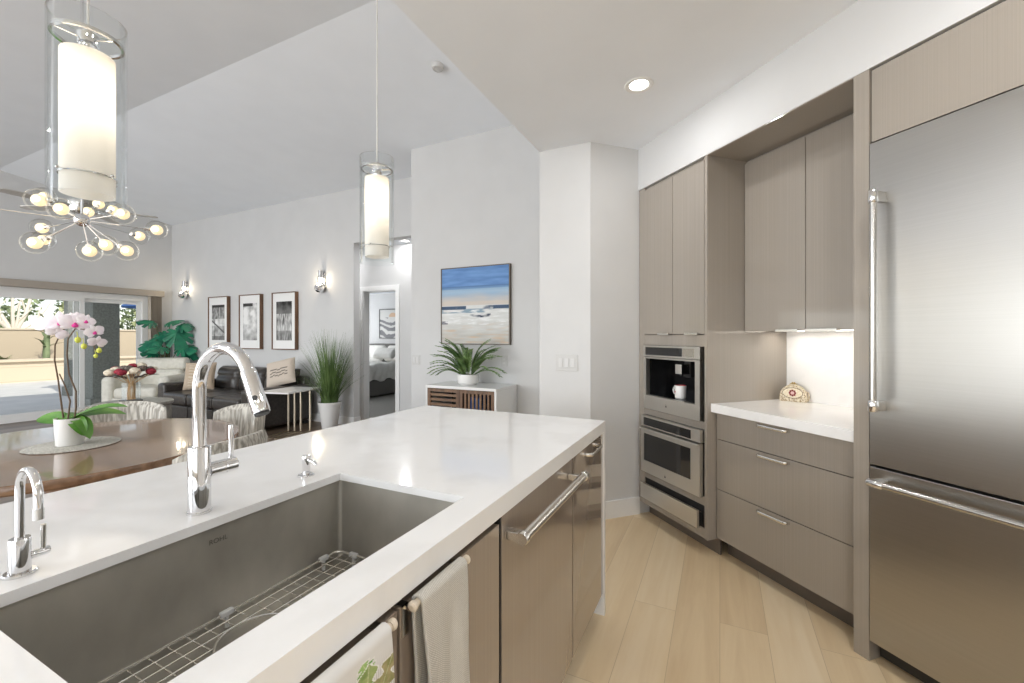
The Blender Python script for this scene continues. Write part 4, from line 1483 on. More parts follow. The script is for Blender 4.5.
# fern in white bowl
fx, fy, fz = -2.40, 3.90, ZT
fe = thing('potted_fern', 'spiky green fern in a low white bowl on the sideboard', 'potted plant', (fx, fy, fz))
o = (fx, fy, fz)
MB(o).lathe([(0, fz + .0005), (.085, fz + .0005), (.112, fz + .022), (.118, fz + .07), (.112, fz + .11), (.106, fz + .11), (.106, fz + .095)], (fx, fy, 0), 32).build('bowl', M['white_ceramic'], fe)
MB(o).lathe([(0, fz + .100), (.107, fz + .098)], (fx, fy, 0), 24).build('soil', M['soil'], fe)
rnd = random.Random(11)
fol = MB(o)
for i in range(46):
    a = radians(rnd.uniform(-205, 25)) if i % 3 else radians(rnd.choice((-178, -2, -165, -15)) + rnd.uniform(-12, 12))
    el_ = radians((28, 42, 55, 66, 76, 84)[i % 6] + rnd.uniform(-5, 5))
    if sin(a) > 0: el_ = max(el_, radians(70))
    L_ = rnd.uniform(.34, .43)
    base = Vector((fx + .045 * cos(a), fy + .045 * sin(a), fz + .09))
    side = Vector((-sin(a), cos(a), 0))
    pts = []
    for k_ in range(12):
        s_ = k_ / 11
        e2 = el_ - .40 * s_ * s_
        q_ = base + Vector((cos(a) * cos(e2), sin(a) * cos(e2), sin(e2))) * L_ * s_
        q_.y = min(q_.y, 4.06)
        pts.append(q_)
    fol.tube(pts, [.003 * (1 - .7 * k_ / 11) for k_ in range(12)], 5, False)
    for k_ in range(2, 12):
        s_ = k_ / 11
        t_ = (pts[k_] - pts[k_ - 1]).normalized()
        ll = .085 * (1 - .5 * s_) * min(1, s_ * 3)
        for sg in (-1, 1):
            for off in (0, .33, .66):
                p = pts[k_] - t_ * (L_ / 11) * off
                tip = p + (side * sg * .55 + t_ * .9).normalized() * ll
                tip.y = min(tip.y, 4.10)
                w_ = t_ * .0045
                up = side.cross(t_) * .006
                fol.add([p - w_, p + w_, (p + tip) / 2 + w_ * 1.2 + up, tip, (p + tip) / 2 - w_ * 1.2 + up], [(0, 1, 2, 3, 4)])
fol.build('fronds', M['fern'], fe, smooth=0)

# seascape painting
def sea(u, v):
    n1 = fbm(u * 3, v * 22)
    if v > .76: col = mixc((.10, .22, .48), (.16, .32, .62), .5 + n1 * .8)
    elif v > .72: col = mixc((.09, .18, .38), (.22, .40, .62), sstep(.76, .72, v) * .6)
    elif v > .50:
        col = mixc((.28, .44, .62), (.62, .56, .50), sstep(.70, .53, v) + n1 * .25)
        col = mixc(col, (.44, .58, .70), max(0, .5 - abs(v - .68) * 12))
    else:
        col = mixc((.70, .71, .70), (.46, .44, .40), sstep(.40, .02, v) * .8 + n1 * .35)
        col = mixc(col, (.62, .44, .28), max(0, fbm(u * 4 + 9, v * 30)) * sstep(.34, .1, v) * 1.0)
        dk = 0
        if .452 < v < .50: dk = sstep(-.1, .15, .30 * (1 if (u < .38 or u > .78) else -.25) + fbm(u * 6, v * 10) * .3)
        col = mixc(col, (.05, .09, .16), dk)
        if .40 < v < .46: col = mixc(col, (.14, .26, .36), sstep(-.05, .25, fbm(u * 3 + 3, v * 18)) * .8)
        if .34 < v < .41 and .40 < u < .74: col = mixc(col, (.03, .05, .09), sstep(.16, .03, abs(v - .375 - .02 * sin(u * 9)) * 4 + abs(u - .57) * .6 + .15 * fbm(u * 9, v * 30)))
        if u < .10 and .26 < v < .30: col = (.05, .04, .08)
        if .24 < v < .45: col = mixc(col, (.82, .83, .83), max(0, fbm(u * 7 + 2, v * 40, 2)) * 1.6)
    return col


pa = thing('seascape_painting', 'framed blue seascape painting with surf and sand on the white wall', 'painting', (-2.46, 4.15, 1.23))
o = (-2.46, 4.15, 1.23)
ax0, ax1, az0, az1 = -2.898, -2.014, 1.226, 2.096
f_ = MB(o)
for a, b, c_, d_ in ((ax0, ax0 + .010, az0, az1), (ax1 - .010, ax1, az0, az1), (ax0 + .01, ax1 - .01, az0, az0 + .010), (ax0 + .01, ax1 - .01, az1 - .010, az1)):
    f_.box(a, b, 4.15 - .042, 4.15 - .001, c_, d_)
f_.build('frame', mat('dark_bronze_frame', C(96, 86, 72), .4), pa, smooth=0)
painted('canvas', M['art'], ax1 - ax0 - .02, az1 - az0 - .02, 110, 130, sea, pa, o, 4.15 - .034, ax0 + .01, az0 + .01)

# three framed photographs
def photo_fn(seed):
    def fn(u, v):
        if seed == 0:
            g = .42 + .35 * fbm(u * 4, v * 6, 3) + (.25 if .40 < v < .62 else 0)
            if v > .93: g = .02
            elif v > .60: g = .28 + .3 * fbm(u * 9, v * 9, 1)
            if abs(v - .45 + .35 * u - .1) < .025: g = .08
            if abs(u - .15 - .1 * sin(v * 5)) < .03: g *= .35
            if v < .12: g *= .4
        elif seed == 1:
            g = .55 + .45 * fbm(u * 3, v * 5, 5) + .25 * sstep(.5, .1, abs(u - .45))
            if v > .92 and u < .7: g = .04
            g *= .55 + .45 * sstep(0, .5, v)
        else:
            g = .40 + .5 * fbm(u * 14, v * 5, 8)
            if v > .68: g = .05 + .12 * sstep(1, .7, v) + .1 * fbm(u * 3, v * 5)
            if v < .25: g *= .6
        g = max(.01, min(.85, g))
        return (g, g, g * .99)
    return fn


for k_, (xc, lab) in enumerate(((-8.11, 'leftmost of three walnut-framed black-and-white photographs, with a branch across'), (-7.21, 'middle of three walnut-framed black-and-white photographs, the palest print'), (-6.345, 'rightmost of three walnut-framed black-and-white photographs, with a dark sky'))):
    w_, z0, z1 = .575, 1.105, 2.035
    t_ = thing('framed_photograph', lab, 'framed picture', (xc, 4.70, z0), 0, 'three framed photographs over the sofa')
    o = (xc, 4.70, z0)
    f_ = MB(o)
    a, b = xc - w_ / 2, xc + w_ / 2
    for p in ((a, a + .014, z0, z1), (b - .014, b, z0, z1), (a + .014, b - .014, z0, z0 + .014), (a + .014, b - .014, z1 - .014, z1)):
        f_.box(p[0], p[1], 4.64, 4.699, p[2], p[3])
    f_.build('frame', M['walnut'], t_, smooth=0)
    MB(o).box(a + .014, b - .014, 4.655, 4.69, z0 + .014, z1 - .014).build('mat_board', M['trim'], t_, smooth=0)
    painted('print', M['print'], w_ - .20, z1 - z0 - .30, 60, 90, photo_fn(k_), t_, o, 4.6545, a + .10, z0 + .15)

# ================================================================== DINING AREA
TC = Vector((-3.025, 1.02, 0))
dt = thing('dining_table', 'round walnut dining table behind the island', 'dining table', TC)
o = tuple(TC)
MB(o).lathe([(0, .700), (.69, .700), (.724, .708), (.731, .716), (.731, .744), (.727, .750), (0, .750)], (TC.x, TC.y, 0), 96).build('tabletop', M['table'], dt)
MB(o).lathe([(0, .70), (.16, .70), (.13, .64), (.085, .45), (.10, .20), (.28, .03), (.30, 0), (0, 0)], (TC.x, TC.y, 0), 48).build('pedestal', M['table'], dt)


def make_chair(label):
    t_ = thing('dining_chair', label, 'chair', (0, 0, 0), 0, 'striped upholstered dining chairs')
    MB().box(-.235, .235, -.20, .25, .36, .475, .04, 4).build('seat', M['tweed'], t_)
    # curved upholstered back: an arc bulging to -y
    NU, NV = 22, 12
    out_, in_ = [], []
    for j in range(NV + 1):
        v = j / NV
        ro, ri = [], []
        for i in range(NU + 1):
            u = -1 + 2 * i / NU
            a = u * radians(62)
            top_ = .835 - .055 * abs(u) ** 3
            z = .34 + (top_ - .34) * v
            lean = .05 * v
            edge = min(1, (1 - abs(u)) * 9) ** .5 if abs(u) > .89 else 1
            tv = min(1, (1 - v) * 10 + .25) * 1.0
            th = .052 * max(.25, edge) * max(.35, min(1, tv))
            R1 = .285
            mid = Vector((R1 * sin(a), .04 - R1 * cos(a) - lean, z))
            nr = Vector((sin(a), -cos(a), 0))
            ro.append(mid + nr * th / 2)
            ri.append(mid - nr * th / 2)
        out_.append(ro)
        in_.append(ri)
    b = MB()
    b.strip(out_).strip(in_)
    b.strip([out_[-1], in_[-1]]).strip([out_[0], in_[0]])
    b.strip([[r[0] for r in out_], [r[0] for r in in_]]).strip([[r[-1] for r in out_], [r[-1] for r in in_]])
    b.build('backrest', M['tweed'], t_, smooth=60)
    for x in (-.19, .19):
        for y in (-.16, .20):
            MB().cyl((x, y, .37), (x * 1.12, y * 1.12, 0), .018, .011, n=12).build('leg', M['walnut'], t_)
    return t_


ch0 = make_chair('striped grey dining chair across the table, in front of the drum table')


def seat_chair(o_, ang, dist, label=None):
    """put a chair at angle ang round the table, facing the middle"""
    o_.location = (TC.x + dist * cos(ang), TC.y + dist * sin(ang), 0)
    o_.rotation_euler = (0, 0, ang + pi / 2)
    if label: o_['label'] = label


seat_chair(ch0, radians(147), .80)
seat_chair(copy_tree(ch0), radians(86), .64, 'striped grey dining chair at the table side nearest the leather sofa end')
seat_chair(copy_tree(ch0), radians(17), .72, 'striped grey dining chair between table and island, its back towards the kitchen')

pm = MB((-3.0, 1.02, .751)).lathe([(0, .7505), (.178, .7505), (.184, .753), (.178, .7555), (0, .7555)], (-3.01, 1.015, 0), 60).build('placemat', M['mat'])
tag(pm, 'round woven grey placemat under the orchid pot', 'placemat')

# orchid (flower heads are modelled one by one)
OX, OY, OZ = -3.02, 1.005, .756
oc = thing('potted_orchid', 'white and magenta orchid with two arching stems in a white pot on the dining table', 'potted plant', (OX, OY, OZ))
o = (OX, OY, OZ)
MB(o).lathe([(0, OZ), (.050, OZ), (.053, OZ + .004), (.060, OZ + .138), (.057, OZ + .138), (.055, OZ + .118)], (OX, OY, 0), 36).build('pot', M['white_ceramic'], oc)
MB(o).lathe([(0, OZ + .12), (.0555, OZ + .118)], (OX, OY, 0), 24).build('bark_mix', M['bark'], oc)


def leaf(mb, base, direction, length, width, droop, n=10, fold=.25, roll=0.0):
    """a strap leaf starting at base, growing along 'direction' and bending down"""
    d = Vector(direction).normalized()
    side = d.cross(Vector((0, 0, 1)))
    side = side.normalized() if side.length > .01 else Vector((1, 0, 0))
    side = Quaternion(d, roll) @ side
    rows, p = [], Vector(base)
    for k_ in range(n + 1):
        s_ = k_ / n
        w = width * .5 * (sin(pi * min(1, s_ * .93 + .07)) ** .65)
        up = side.cross(d).normalized()
        rows.append([p - side * w + up * w * fold, p - side * w * .5 + up * w * fold * .3, p, p + side * w * .5 + up * w * fold * .3, p + side * w + up * w * fold])
        p = p + d * length / n
        d = (d - Vector((0, 0, droop / n))).normalized()
    mb.strip(rows)
    low = [[q - Vector((0, 0, .0012)) for q in r] for r in rows]
    mb.strip(low)


RT = Vector((.9003, .4352, 0))       # roughly across the table as seen from the kitchen
FW = Vector((-.4352, .9003, 0))
for d_, L_, w_, dr, rl in ((-RT - FW * .15 + Vector((0, 0, .22)), .150, .078, .35, -.75), (RT - FW * .25 + Vector((0, 0, .35)), .19, .070, 2.3, .3), (RT + FW * .1 + Vector((0, 0, .62)), .29, .060, .75, .35),
                           (RT * .9 + FW * .5 + Vector((0, 0, .5)), .23, .065, .9, .5), (RT * .95 - FW * .35 + Vector((0, 0, .15)), .16, .07, 1.6, .6), (-RT * .5 + FW + Vector((0, 0, .5)), .18, .07, 1.0, 0)):
    lf = MB(o)
    leaf(lf, (OX, OY, OZ + .125), d_, L_, w_, dr, roll=rl)
    lf.build('leaf', M['orchid_leaf'], oc)
st1 = [(-3.049, .992, .87), (-3.062, .985, .98), (-3.076, .979, 1.088), (-3.095, .972, 1.19), (-3.090, .972, 1.269), (-3.062, .986, 1.335), (-3.03, 1.0, 1.37), (-3.0, 1.01, 1.385)]
st2 = [(-3.002, 1.015, .87), (-2.992, 1.019, .95), (-2.993, 1.019, 1.03), (-3.025, 1.003, 1.12), (-3.035, .999, 1.22), (-3.03, 1.001, 1.30), (-2.997, 1.017, 1.352), (-2.955, 1.037, 1.350), (-2.92, 1.053, 1.30), (-2.90, 1.063, 1.24)]
st3 = [(-3.03, 1.0, .87), (-3.02, 1.006, .98), (-3.045, .994, 1.06), (-3.07, .982, 1.12)]
for s_ in (st1, st2, st3):
    MB(o).tube(s_, [.0042 - .002 * i / len(s_) for i in range(len(s_))], 8).build('flower_stem', M['bark'], oc)


def orchid_flower(c, face, s, tilt, lip=True):
    f_ = Vector(face).normalized()
    side = f_.cross(Vector((0, 0, 1))).normalized()
    up = side.cross(f_).normalized()
    fl = MB(o)
    for ang, L_, W_ in ((90, .9, .55), (210, .85, .5), (330, .85, .5), (15, 1.0, 1.0), (165, 1.0, 1.0)):
        a = radians(ang + tilt)
        d = side * cos(a) + up * sin(a)
        n_ = f_.cross(d)
        rows = []
        for k_ in range(7):
            q = k_ / 6
            w = s * W_ * .5 * sin(pi * (.08 + .90 * q)) ** .6
            p = c + d * s * L_ * q + f_ * (s * .12 * sin(q * 2.4) - s * .10 * q)
            rows.append([p - n_ * w, p - n_ * w * .5 + f_ * s * .03, p + f_ * s * .045, p + n_ * w * .5 + f_ * s * .03, p + n_ * w])
        fl.strip(rows)
        fl.strip([[x - f_ * .0012 for x in r] for r in rows])
    b = fl.build('flower', M['petal'], oc, smooth=60)
    if not lip: return
    lp = MB(o)
    lp.sphere(c + f_ * s * .10 - up * s * .16, s * .20, 12, 8, (1, 1, .8))
    lp.sphere(c + f_ * s * .16 - up * s * .02, s * .11, 10, 8)
    lp.build('lip', M['lip'], b)


rnd = random.Random(5)
toC = Vector((.94, -.33, .05))
for k_, (c, s, tl, fx_, fz_) in enumerate((((-2.997, 1.017, 1.378), .046, 8, .1, -.15), ((-3.060, .985, 1.385), .044, -10, -.25, .1), ((-3.120, .955, 1.365), .043, 15, -.5, .1), ((-3.165, .935, 1.380), .036, 0, -.8, .2),
                           ((-3.085, .975, 1.330), .040, 30, -.2, -.4), ((-2.945, 1.040, 1.390), .034, 20, .5, .2), ((-2.905, 1.060, 1.335), .036, -20, .7, -.1), ((-2.895, 1.066, 1.280), .034, 10, .4, -.5), ((-3.030, 1.03, 1.40), .038, -25, .3, .4))):
    orchid_flower(Vector(c) + toC * .02, toC + RT * fx_ + Vector((0, 0, fz_)), s * (1.45 if k_ in (0, 1, 2) else 1.2), tl, k_ in (0, 1, 5, 6))
for c, r in (((-2.956, 1.037, 1.262), .012), ((-2.885, 1.071, 1.240), .011), ((-2.902, 1.064, 1.212), .009), ((-2.975, 1.02, 1.295), .013)):
    b = MB(o).sphere(c, r, 12, 8, (1, 1, 1.25))
    b.cyl(Vector(c) + Vector((0, 0, r)), Vector(c) + Vector((-.012, 0, r + .03)), .0015, n=6)
    b.build('flower_bud', M['bud'], oc)

# ================================================================== LIVING ROOM
# leather sofa along the north wall
SX0, SX1, SYF, SYB = -7.86, -5.60, 3.58, 4.60
so_ = thing('leather_sofa', 'dark brown leather three-seat sofa under the framed photographs', 'sofa', ((SX0 + SX1) / 2, 4.1, 0))
o = tuple(so_.location)
MB(o).box(SX0 + .02, SX1 - .02, SYF + .06, SYB, .06, .30, .02).build('base', M['leather'], so_)
for a, b in ((SX0, SX0 + .20), (SX1 - .20, SX1)): MB(o).box(a, b, SYF + .02, SYB, .05, .60, .05, 4).build('armrest', M['leather'], so_)
w_ = (SX1 - SX0 - .40) / 3
for i in range(3):
    a = SX0 + .20 + i * w_
    MB(o).box(a + .004, a + w_ - .004, SYF, SYB - .24, .29, .47, .05, 4).build('seat_cushion', M['leather'], so_)
    MB(o).box(a + .006, a + w_ - .006, SYF + .03, SYF + .08, .09, .285, .02, 3).build('front_panel', M['leather'], so_)
    bc_ = MB(o)
    rows = []
    NU, NV = 14, 14
    fr_, bk_ = [], []
    for j in range(NV + 1):
        v = j / NV
        f1, b1 = [], []
        for i2 in range(NU + 1):
            u = i2 / NU
            e = min(1, 8 * min(u, 1 - u) + .15) ** .5
            puff = .05 * sin(pi * min(1, v * 1.0)) * (sin(pi * u) ** .5)
            fold = -.030 * math.exp(-((v - .62) / .05) ** 2)
            th = (.13 + puff + fold) * e * (min(1, 7 * min(v, 1 - v) + .25) ** .5)
            y = SYB - .16 + .06 * v
            z = .42 + .40 * v
            x = a + .008 + (w_ - .016) * u
            f1.append((x, y - th, z))
            b1.append((x, y + .04, z))
        fr_.append(f1)
        bk_.append(b1)
    bc_.strip(fr_).strip(bk_)
    bc_.strip([fr_[0], bk_[0]]).strip([fr_[-1], bk_[-1]]).strip([[r[0] for r in fr_], [r[0] for r in bk_]]).strip([[r[-1] for r in fr_], [r[-1] for r in bk_]])
    bc_.build('back_cushion', M['leather'], so_, smooth=70)
MB(o).box(SX0 + .05, SX1 - .05, SYB - .12, SYB, .28, .72, .04, 3).build('back_frame', M['leather'], so_)
for x in (SX0 + .08, SX1 - .08):
    for y in (SYF + .12, SYB - .08): MB(o).box(x - .03, x + .03, y - .03, y + .03, 0, .062).build('foot', M['black'], so_)


def pillow(name, label, loc, rot, w, h, fn, th=.075):
    NU = 28
    mb = MB()
    cols_ = []
    for sgn in (-1, 1):
        rows = []
        for j in range(NU + 1):
            row = []
            for i in range(NU + 1):
                u, v = -1 + 2 * i / NU, -1 + 2 * j / NU
                e = max(0, (1 - u ** 4) * (1 - v ** 4)) ** .55
                px, pz = w / 2 * u * (1 - .05 * (1 - abs(v)) ** 1.0 * abs(u)), h / 2 * v * (1 - .05 * (1 - abs(u)) * abs(v))
                row.append((px, sgn * th * e, pz + h / 2))
                cols_.append(fn((u + 1) / 2, (v + 1) / 2))
            rows.append(row)
        mb.strip(rows)
    me = bpy.data.meshes.new(name)
    me.from_pydata(mb.v, [], mb.f)
    at = me.color_attributes.new('Col', 'FLOAT_COLOR', 'POINT')
    for i, c_ in enumerate(cols_): at.data[i].color = (*c_[:3], 1)
    me.materials.append(attr_mat(name + '_cloth', .9, .1))
    me.polygons.foreach_set('use_smooth', [True] * len(me.polygons))
    ob = bpy.data.objects.new(name, me)
    COL.objects.link(ob)
    ob.location = loc
    ob.rotation_euler = rot
    return tag(ob, label, 'pillow', 'throw pillows on the leather sofa')


tan = (.46, .34, .24)
pillow('throw_pillow', 'tan throw pillow with pale bands leaning at the left end of the leather sofa', (-7.42, 3.96, .475), (radians(-14), 0, radians(38)), .44, .44,
       lambda u, v: mixc(tan, (.66, .58, .46), .5 + .5 * sin(v * 60 + fbm(u * 6, v * 6) * 2)) if .2 < u < .85 else mixc(tan, (.62, .55, .45), .35))
pillow('throw_pillow', 'cream throw pillow with dark zigzag marks at the right end of the leather sofa', (-5.76, 4.18, .605), (radians(-30), radians(-14), radians(32)), .42, .42,
       lambda u, v: (.07, .06, .055) if (.18 < u < .82 and any(abs(v - c0 - .05 * abs(((u * 6) % 2) - 1)) < .018 for c0 in (.30, .42, .54))) else (.60, .52, .44))

# narrow side table at the right end of the sofa
stt = thing('side_table', 'narrow white-topped side table with four thin metal legs beside the sofa', 'side table', (-5.22, 3.92, 0), radians(13))
MB().box(-.235, .235, -.31, .31, .582, .602, .002).build('tabletop', M['marble'], stt)
for x, y in ((-.16, .16), (-.06, .16), (.03, .17), (.13, .23)):
    MB().box(x - .009, x + .009, y - .009, y + .009, .012, .582).build('leg', M['champagne'], stt)
MB().box(-.17, -.15, -.30, .17, 0, .012).box(.12, .14, -.30, .24, 0, .012).box(-.07, -.05, -.30, .17, 0, .012).box(.02, .04, -.30, .18, 0, .012).build('floor_rail', M['champagne'], stt)

# tall grass in white planter
GXp, GYp = -5.02, 4.40
tg = thing('potted_grass', 'tall green ornamental grass in a tapered white planter by the hallway opening', 'potted plant', (GXp, GYp, 0))
o = (GXp, GYp, 0)
MB(o).lathe([(0, 0), (.098, 0), (.103, .006), (.150, .345), (.158, .348), (.160, .385), (.150, .386), (.142, .34)], (GXp, GYp, 0), 40).build('planter', M['white_ceramic'], tg)
MB(o).lathe([(0, .345), (.143, .342)], (GXp, GYp, 0), 24).build('soil', M['soil'], tg)
rnd = random.Random(3)
gm = MB(o)
for i in range(560):
    a = rnd.uniform(0, 2 * pi)
    r0 = .11 * sqrt(rnd.random())
    L_ = rnd.choice((.45, .6, .75, .9, 1.02)) * rnd.uniform(.85, 1.1)
    out = rnd.uniform(.02, .42) * (1.05 - .55 * L_) * 1.6
    base = Vector((GXp + r0 * cos(a), GYp + r0 * sin(a), .34))
    d = Vector((cos(a), sin(a), 0))
    sd_ = Vector((-sin(a + rnd.uniform(-1, 1)), cos(a), 0)).normalized()
    rows = []
    for k_ in range(7):
        s_ = k_ / 6
        p = base + d * out * s_ ** 1.8 + Vector((0, 0, L_ * (s_ - .12 * out * s_ ** 3)))
        if p.y > 4.675: p.y = 4.675
        w = .0050 * (1 - s_ * .88)
        rows.append([p - sd_ * w, p + sd_ * w])
    gm.strip(rows)
gm.build('foliage', M['grass'], tg, smooth=0)

# cream armchair by the slider
ac = thing('cream_armchair', 'cream leather armchair by the patio door', 'armchair', (-8.83, 3.97, 0), radians(35))
# local: faces -y
MB().box(-.48, .48, -.40, .42, .06, .32, .03).build('base', M['cream'], ac)
MB().box(-.315, .315, -.43, .22, .30, .48, .06, 4).build('seat_cushion', M['cream'], ac)
for s_ in (-1, 1): MB().box(s_ * .32, s_ * .50, -.42, .40, .06, .66, .07, 5).build('armrest', M['cream'], ac)
MB().box(-.36, .36, .18, .43, .30, .74, .07, 5).build('backrest', M['cream'], ac)
MB().box(-.40, .40, .24, .43, .72, .94, .06, 5).build('headrest', M['cream'], ac)
for x in (-.4, .4):
    for y in (-.34, .34): MB().box(x - .03, x + .03, y - .03, y + .03, 0, .062).build('foot', M['black'], ac)

# round drum table, vase, dried flowers
KX, KY = -6.62, 2.80
dr = thing('drum_table', 'round grey stone drum table in front of the cream armchair', 'side table', (KX, KY, 0))
o = (KX, KY, 0)
MB(o).lathe([(0, .02), (.36, .02), (.365, .03), (.365, .45), (.36, .46), (0, .46)], (KX, KY, 0), 56).build('drum', M['stone'], dr)
MB(o).lathe([(0, .46), (.385, .46), (.39, .466), (.39, .492), (.385, .498), (0, .498)], (KX, KY, 0), 64).build('top', M['stone'], dr)
VX, VY = -6.56, 2.74
va = thing('glass_vase', 'clear square glass vase on a black base, on the drum table', 'vase', (VX, VY, .499))
o = (VX, VY, .499)
MB(o).box(VX - .085, VX + .085, VY - .085, VY + .085, .499, .532, .003).build('base', M['black'], va)
g_ = MB(o)
for p in ((-.07, .07, -.07, -.066), (-.07, .07, .066, .07), (-.07, -.066, -.066, .066), (.066, .07, -.066, .066)):
    g_.box(VX + p[0], VX + p[1], VY + p[2], VY + p[3], .533, .745)
g_.build('glass_body', M['glass'], va, smooth=0)
bo = thing('dried_flower_bouquet', 'bouquet of red, cream and dusky dried flowers in the glass vase', 'flowers', (VX, VY, .535))
o = (VX, VY, .535)
rnd = random.Random(9)
sm2 = MB(o)
heads = []
for i in range(20):
    a = 2 * pi * i * .381966
    rr = .23 * sqrt((i + .5) / 20)
    heads.append((VX + rr * cos(a), VY + rr * sin(a), .88 + .07 * (1 - (rr / .23) ** 2) + rnd.uniform(-.02, .02)))
for i, h in enumerate(heads):
    b = (VX + .04 * cos(i * 2.4), VY + .04 * sin(i * 2.4), .537)
    m_ = (VX + (h[0] - VX) * .18 + .01 * cos(i), VY + (h[1] - VY) * .18, .74)
    sm2.tube([b, m_, (h[0], h[1], h[2] - .03)], .003, 6)
sm2.build('stems', M['straw'], bo)
for i, h in enumerate(heads):
    fm = MB(o)
    bm = bmesh.new()
    bmesh.ops.create_icosphere(bm, subdivisions=3, radius=rnd.uniform(.042, .056))
    for v in bm.verts: v.co *= 1 + .16 * noise.noise(v.co * 60 + Vector((i, 0, 0)))
    for v in bm.verts: v.co.z *= .75
    fm.bm(bm, Matrix.Translation(h))
    fm.build('flower_head', M[('red_flower', 'cream_flower', 'dark_flower', 'cream_flower', 'red_flower', 'dark_flower')[i % 6]], bo)
for i in range(7):
    a = 2 * pi * i / 7
    lf = MB(o)
    leaf(lf, (VX + .10 * cos(a), VY + .10 * sin(a), .80), (cos(a), sin(a), .45), .19, .07, .5)
    lf.build('dark_leaf', M['dark_flower'], bo)

# monstera in the corner
MX, MY = -9.44, 4.47
mo = thing('potted_monstera', 'broad-leaved teal green split-leaf plant in the corner behind the armchair', 'potted plant', (MX, MY, 0))
o = (MX, MY, 0)
MB(o).lathe([(0, 0), (.12, 0), (.155, .30), (.145, .30), (.135, .26)], (MX, MY, 0), 32).build('pot', M['white_ceramic'], mo)
MB(o).lathe([(0, .27), (.1375, .265)], (MX, MY, 0), 24).build('soil', M['soil'], mo)
rnd = random.Random(21)


def monstera_leaf(c, direction, nrm, s):
    """heart-shaped leaf with notched edge"""
    d = Vector(direction).normalized()
    n_ = Vector(nrm)
    n_ = (n_ - d * n_.dot(d)).normalized()
    sd_ = d.cross(n_)
    mb = MB(o)
    N = 48
    ring = []
    for i in range(N):
        a = 2 * pi * i / N
        r = s * (.50 + .16 * cos(a) - .18 * math.exp(-((abs(a - pi)) / .35) ** 2))
        notch = abs(a - pi)
        if .5 < notch < 2.75 and (i % 4) == 1: r *= .62
        x, y = r * cos(a) + s * .2, r * sin(a)
        ring.append(Vector(c) + d * x + sd_ * y - n_ * (.55 * (y * y) / s + .35 * x * x / s))
    ctr = Vector(c) + d * s * .15
    for p in ring + [ctr]:
        p.y = min(p.y, 4.685)
        p.x = max(p.x, -9.685)
    for off in (0, -.002):
        vs = [ctr + n_ * off] + [p + n_ * off for p in ring]
        mb.add(vs, [(0, 1 + i, 1 + (i + 1) % N) for i in range(N)])
    return mb


for lx, ly, lz, dx, dy, dz, s in ((-9.40, 4.28, 1.58, .1, -1, .12, .30), (-9.25, 4.46, 1.60, .9, -.1, .1, .32), (-9.25, 4.24, 1.24, .1, -1, -.45, .34), (-8.98, 4.40, 1.45, .55, .2, -.9, .44), (-9.06, 4.24, 1.13, .4, -.5, -.05, .34),
                                   (-9.00, 4.48, 1.12, .9, .25, -.05, .36), (-9.26, 4.26, 1.02, .1, -1, .1, .28), (-8.95, 4.56, 1.02, .8, .3, -.2, .28), (-9.36, 4.46, 1.40, .3, -.6, -.5, .36), (-9.05, 4.52, 1.54, 1, .2, -.2, .28)):
    c = Vector((lx, ly, lz))
    mid = Vector((MX + (lx - MX) * .3, MY + (ly - MY) * .3, lz * .72))
    MB(o).tube([(MX + rnd.uniform(-.04, .04), MY + rnd.uniform(-.04, .04), .26), mid, c], [.012, .009, .005], 8).build('leaf_stem', M['stem'], mo)
    monstera_leaf(c, (dx, dy, dz), (.5, -.4, .8), s).build('leaf', M['monstera'], mo, smooth=60)

# valance and stacked blind at the slider
vb = thing('vertical_blind', 'beige vertical blind stacked at the corner end of the patio door under a taupe valance', 'blind', (-9.65, 2.0, 2.07))
o = (-9.65, 2.0, 2.07)
MB(o).box(-9.699, -9.58, SY0 - .1, 4.52, 2.075, 2.185, .003).build('valance', M['valance'], vb)
bl_ = MB(o)
for i in range(10):
    y = 4.30 + i * .019
    bl_.add([(-9.695, y + .004, .03), (-9.60, y + .012, .03), (-9.60, y + .012, 2.075), (-9.695, y + .004, 2.075), (-9.695, y + .0055, .03), (-9.60, y + .0135, .03), (-9.60, y + .0135, 2.075), (-9.695, y + .0055, 2.075)],
            [(0, 1, 2, 3), (7, 6, 5, 4), (0, 4, 5, 1), (1, 5, 6, 2), (2, 6, 7, 3), (3, 7, 4, 0)])
bl_.build('slats', M['blind'], vb, smooth=0)

# ================================================================== BEDROOM
bd = thing('bed', 'grey upholstered bed with white bedding seen through the hallway doorway', 'bed', (-7.45, 7.5, 0))
o = (-7.45, 7.5, 0)
MB(o).box(-8.25, -6.68, 6.66, 8.45, .04, .38, .02).build('bed_base', M['bedgrey'], bd)
MB(o).box(-8.22, -6.72, 6.70, 8.42, .38, .66, .06, 4).build('mattress', M['bedding'], bd)
dv = MB(o)
NU, NV = 36, 40
rows = []
for j in range(NV + 1):
    row = []
    y = 6.62 + (7.95 - 6.62) * j / NV
    for i in range(NU + 1):
        u = i / NU
        if i >= NU - 5:
            q = i - (NU - 5)
            x = -6.69 + .045 * min(1, q / 2) + .015 * sin(j * 1.1 + q)
            z = .70 - .06 * q - .03 * (1 + sin(j * .45)) * (q / 5)
        else:
            x = -8.30 + (1.61) * i / (NU - 5)
            z = .74 + .05 * fbm(x * 3, y * 3) + .03 * sin(x * 6 + y * 2)
            if j < 4: z -= .09 * (4 - j)
        row.append((x, y, z))
    rows.append(row)
dv.strip(rows)
dv.build('duvet', M['bedding'], bd, smooth=70)
MB(o).box(-8.30, -6.62, 8.46, 8.57, 0, 1.14, .03).build('headboard', M['bedgrey'], bd)


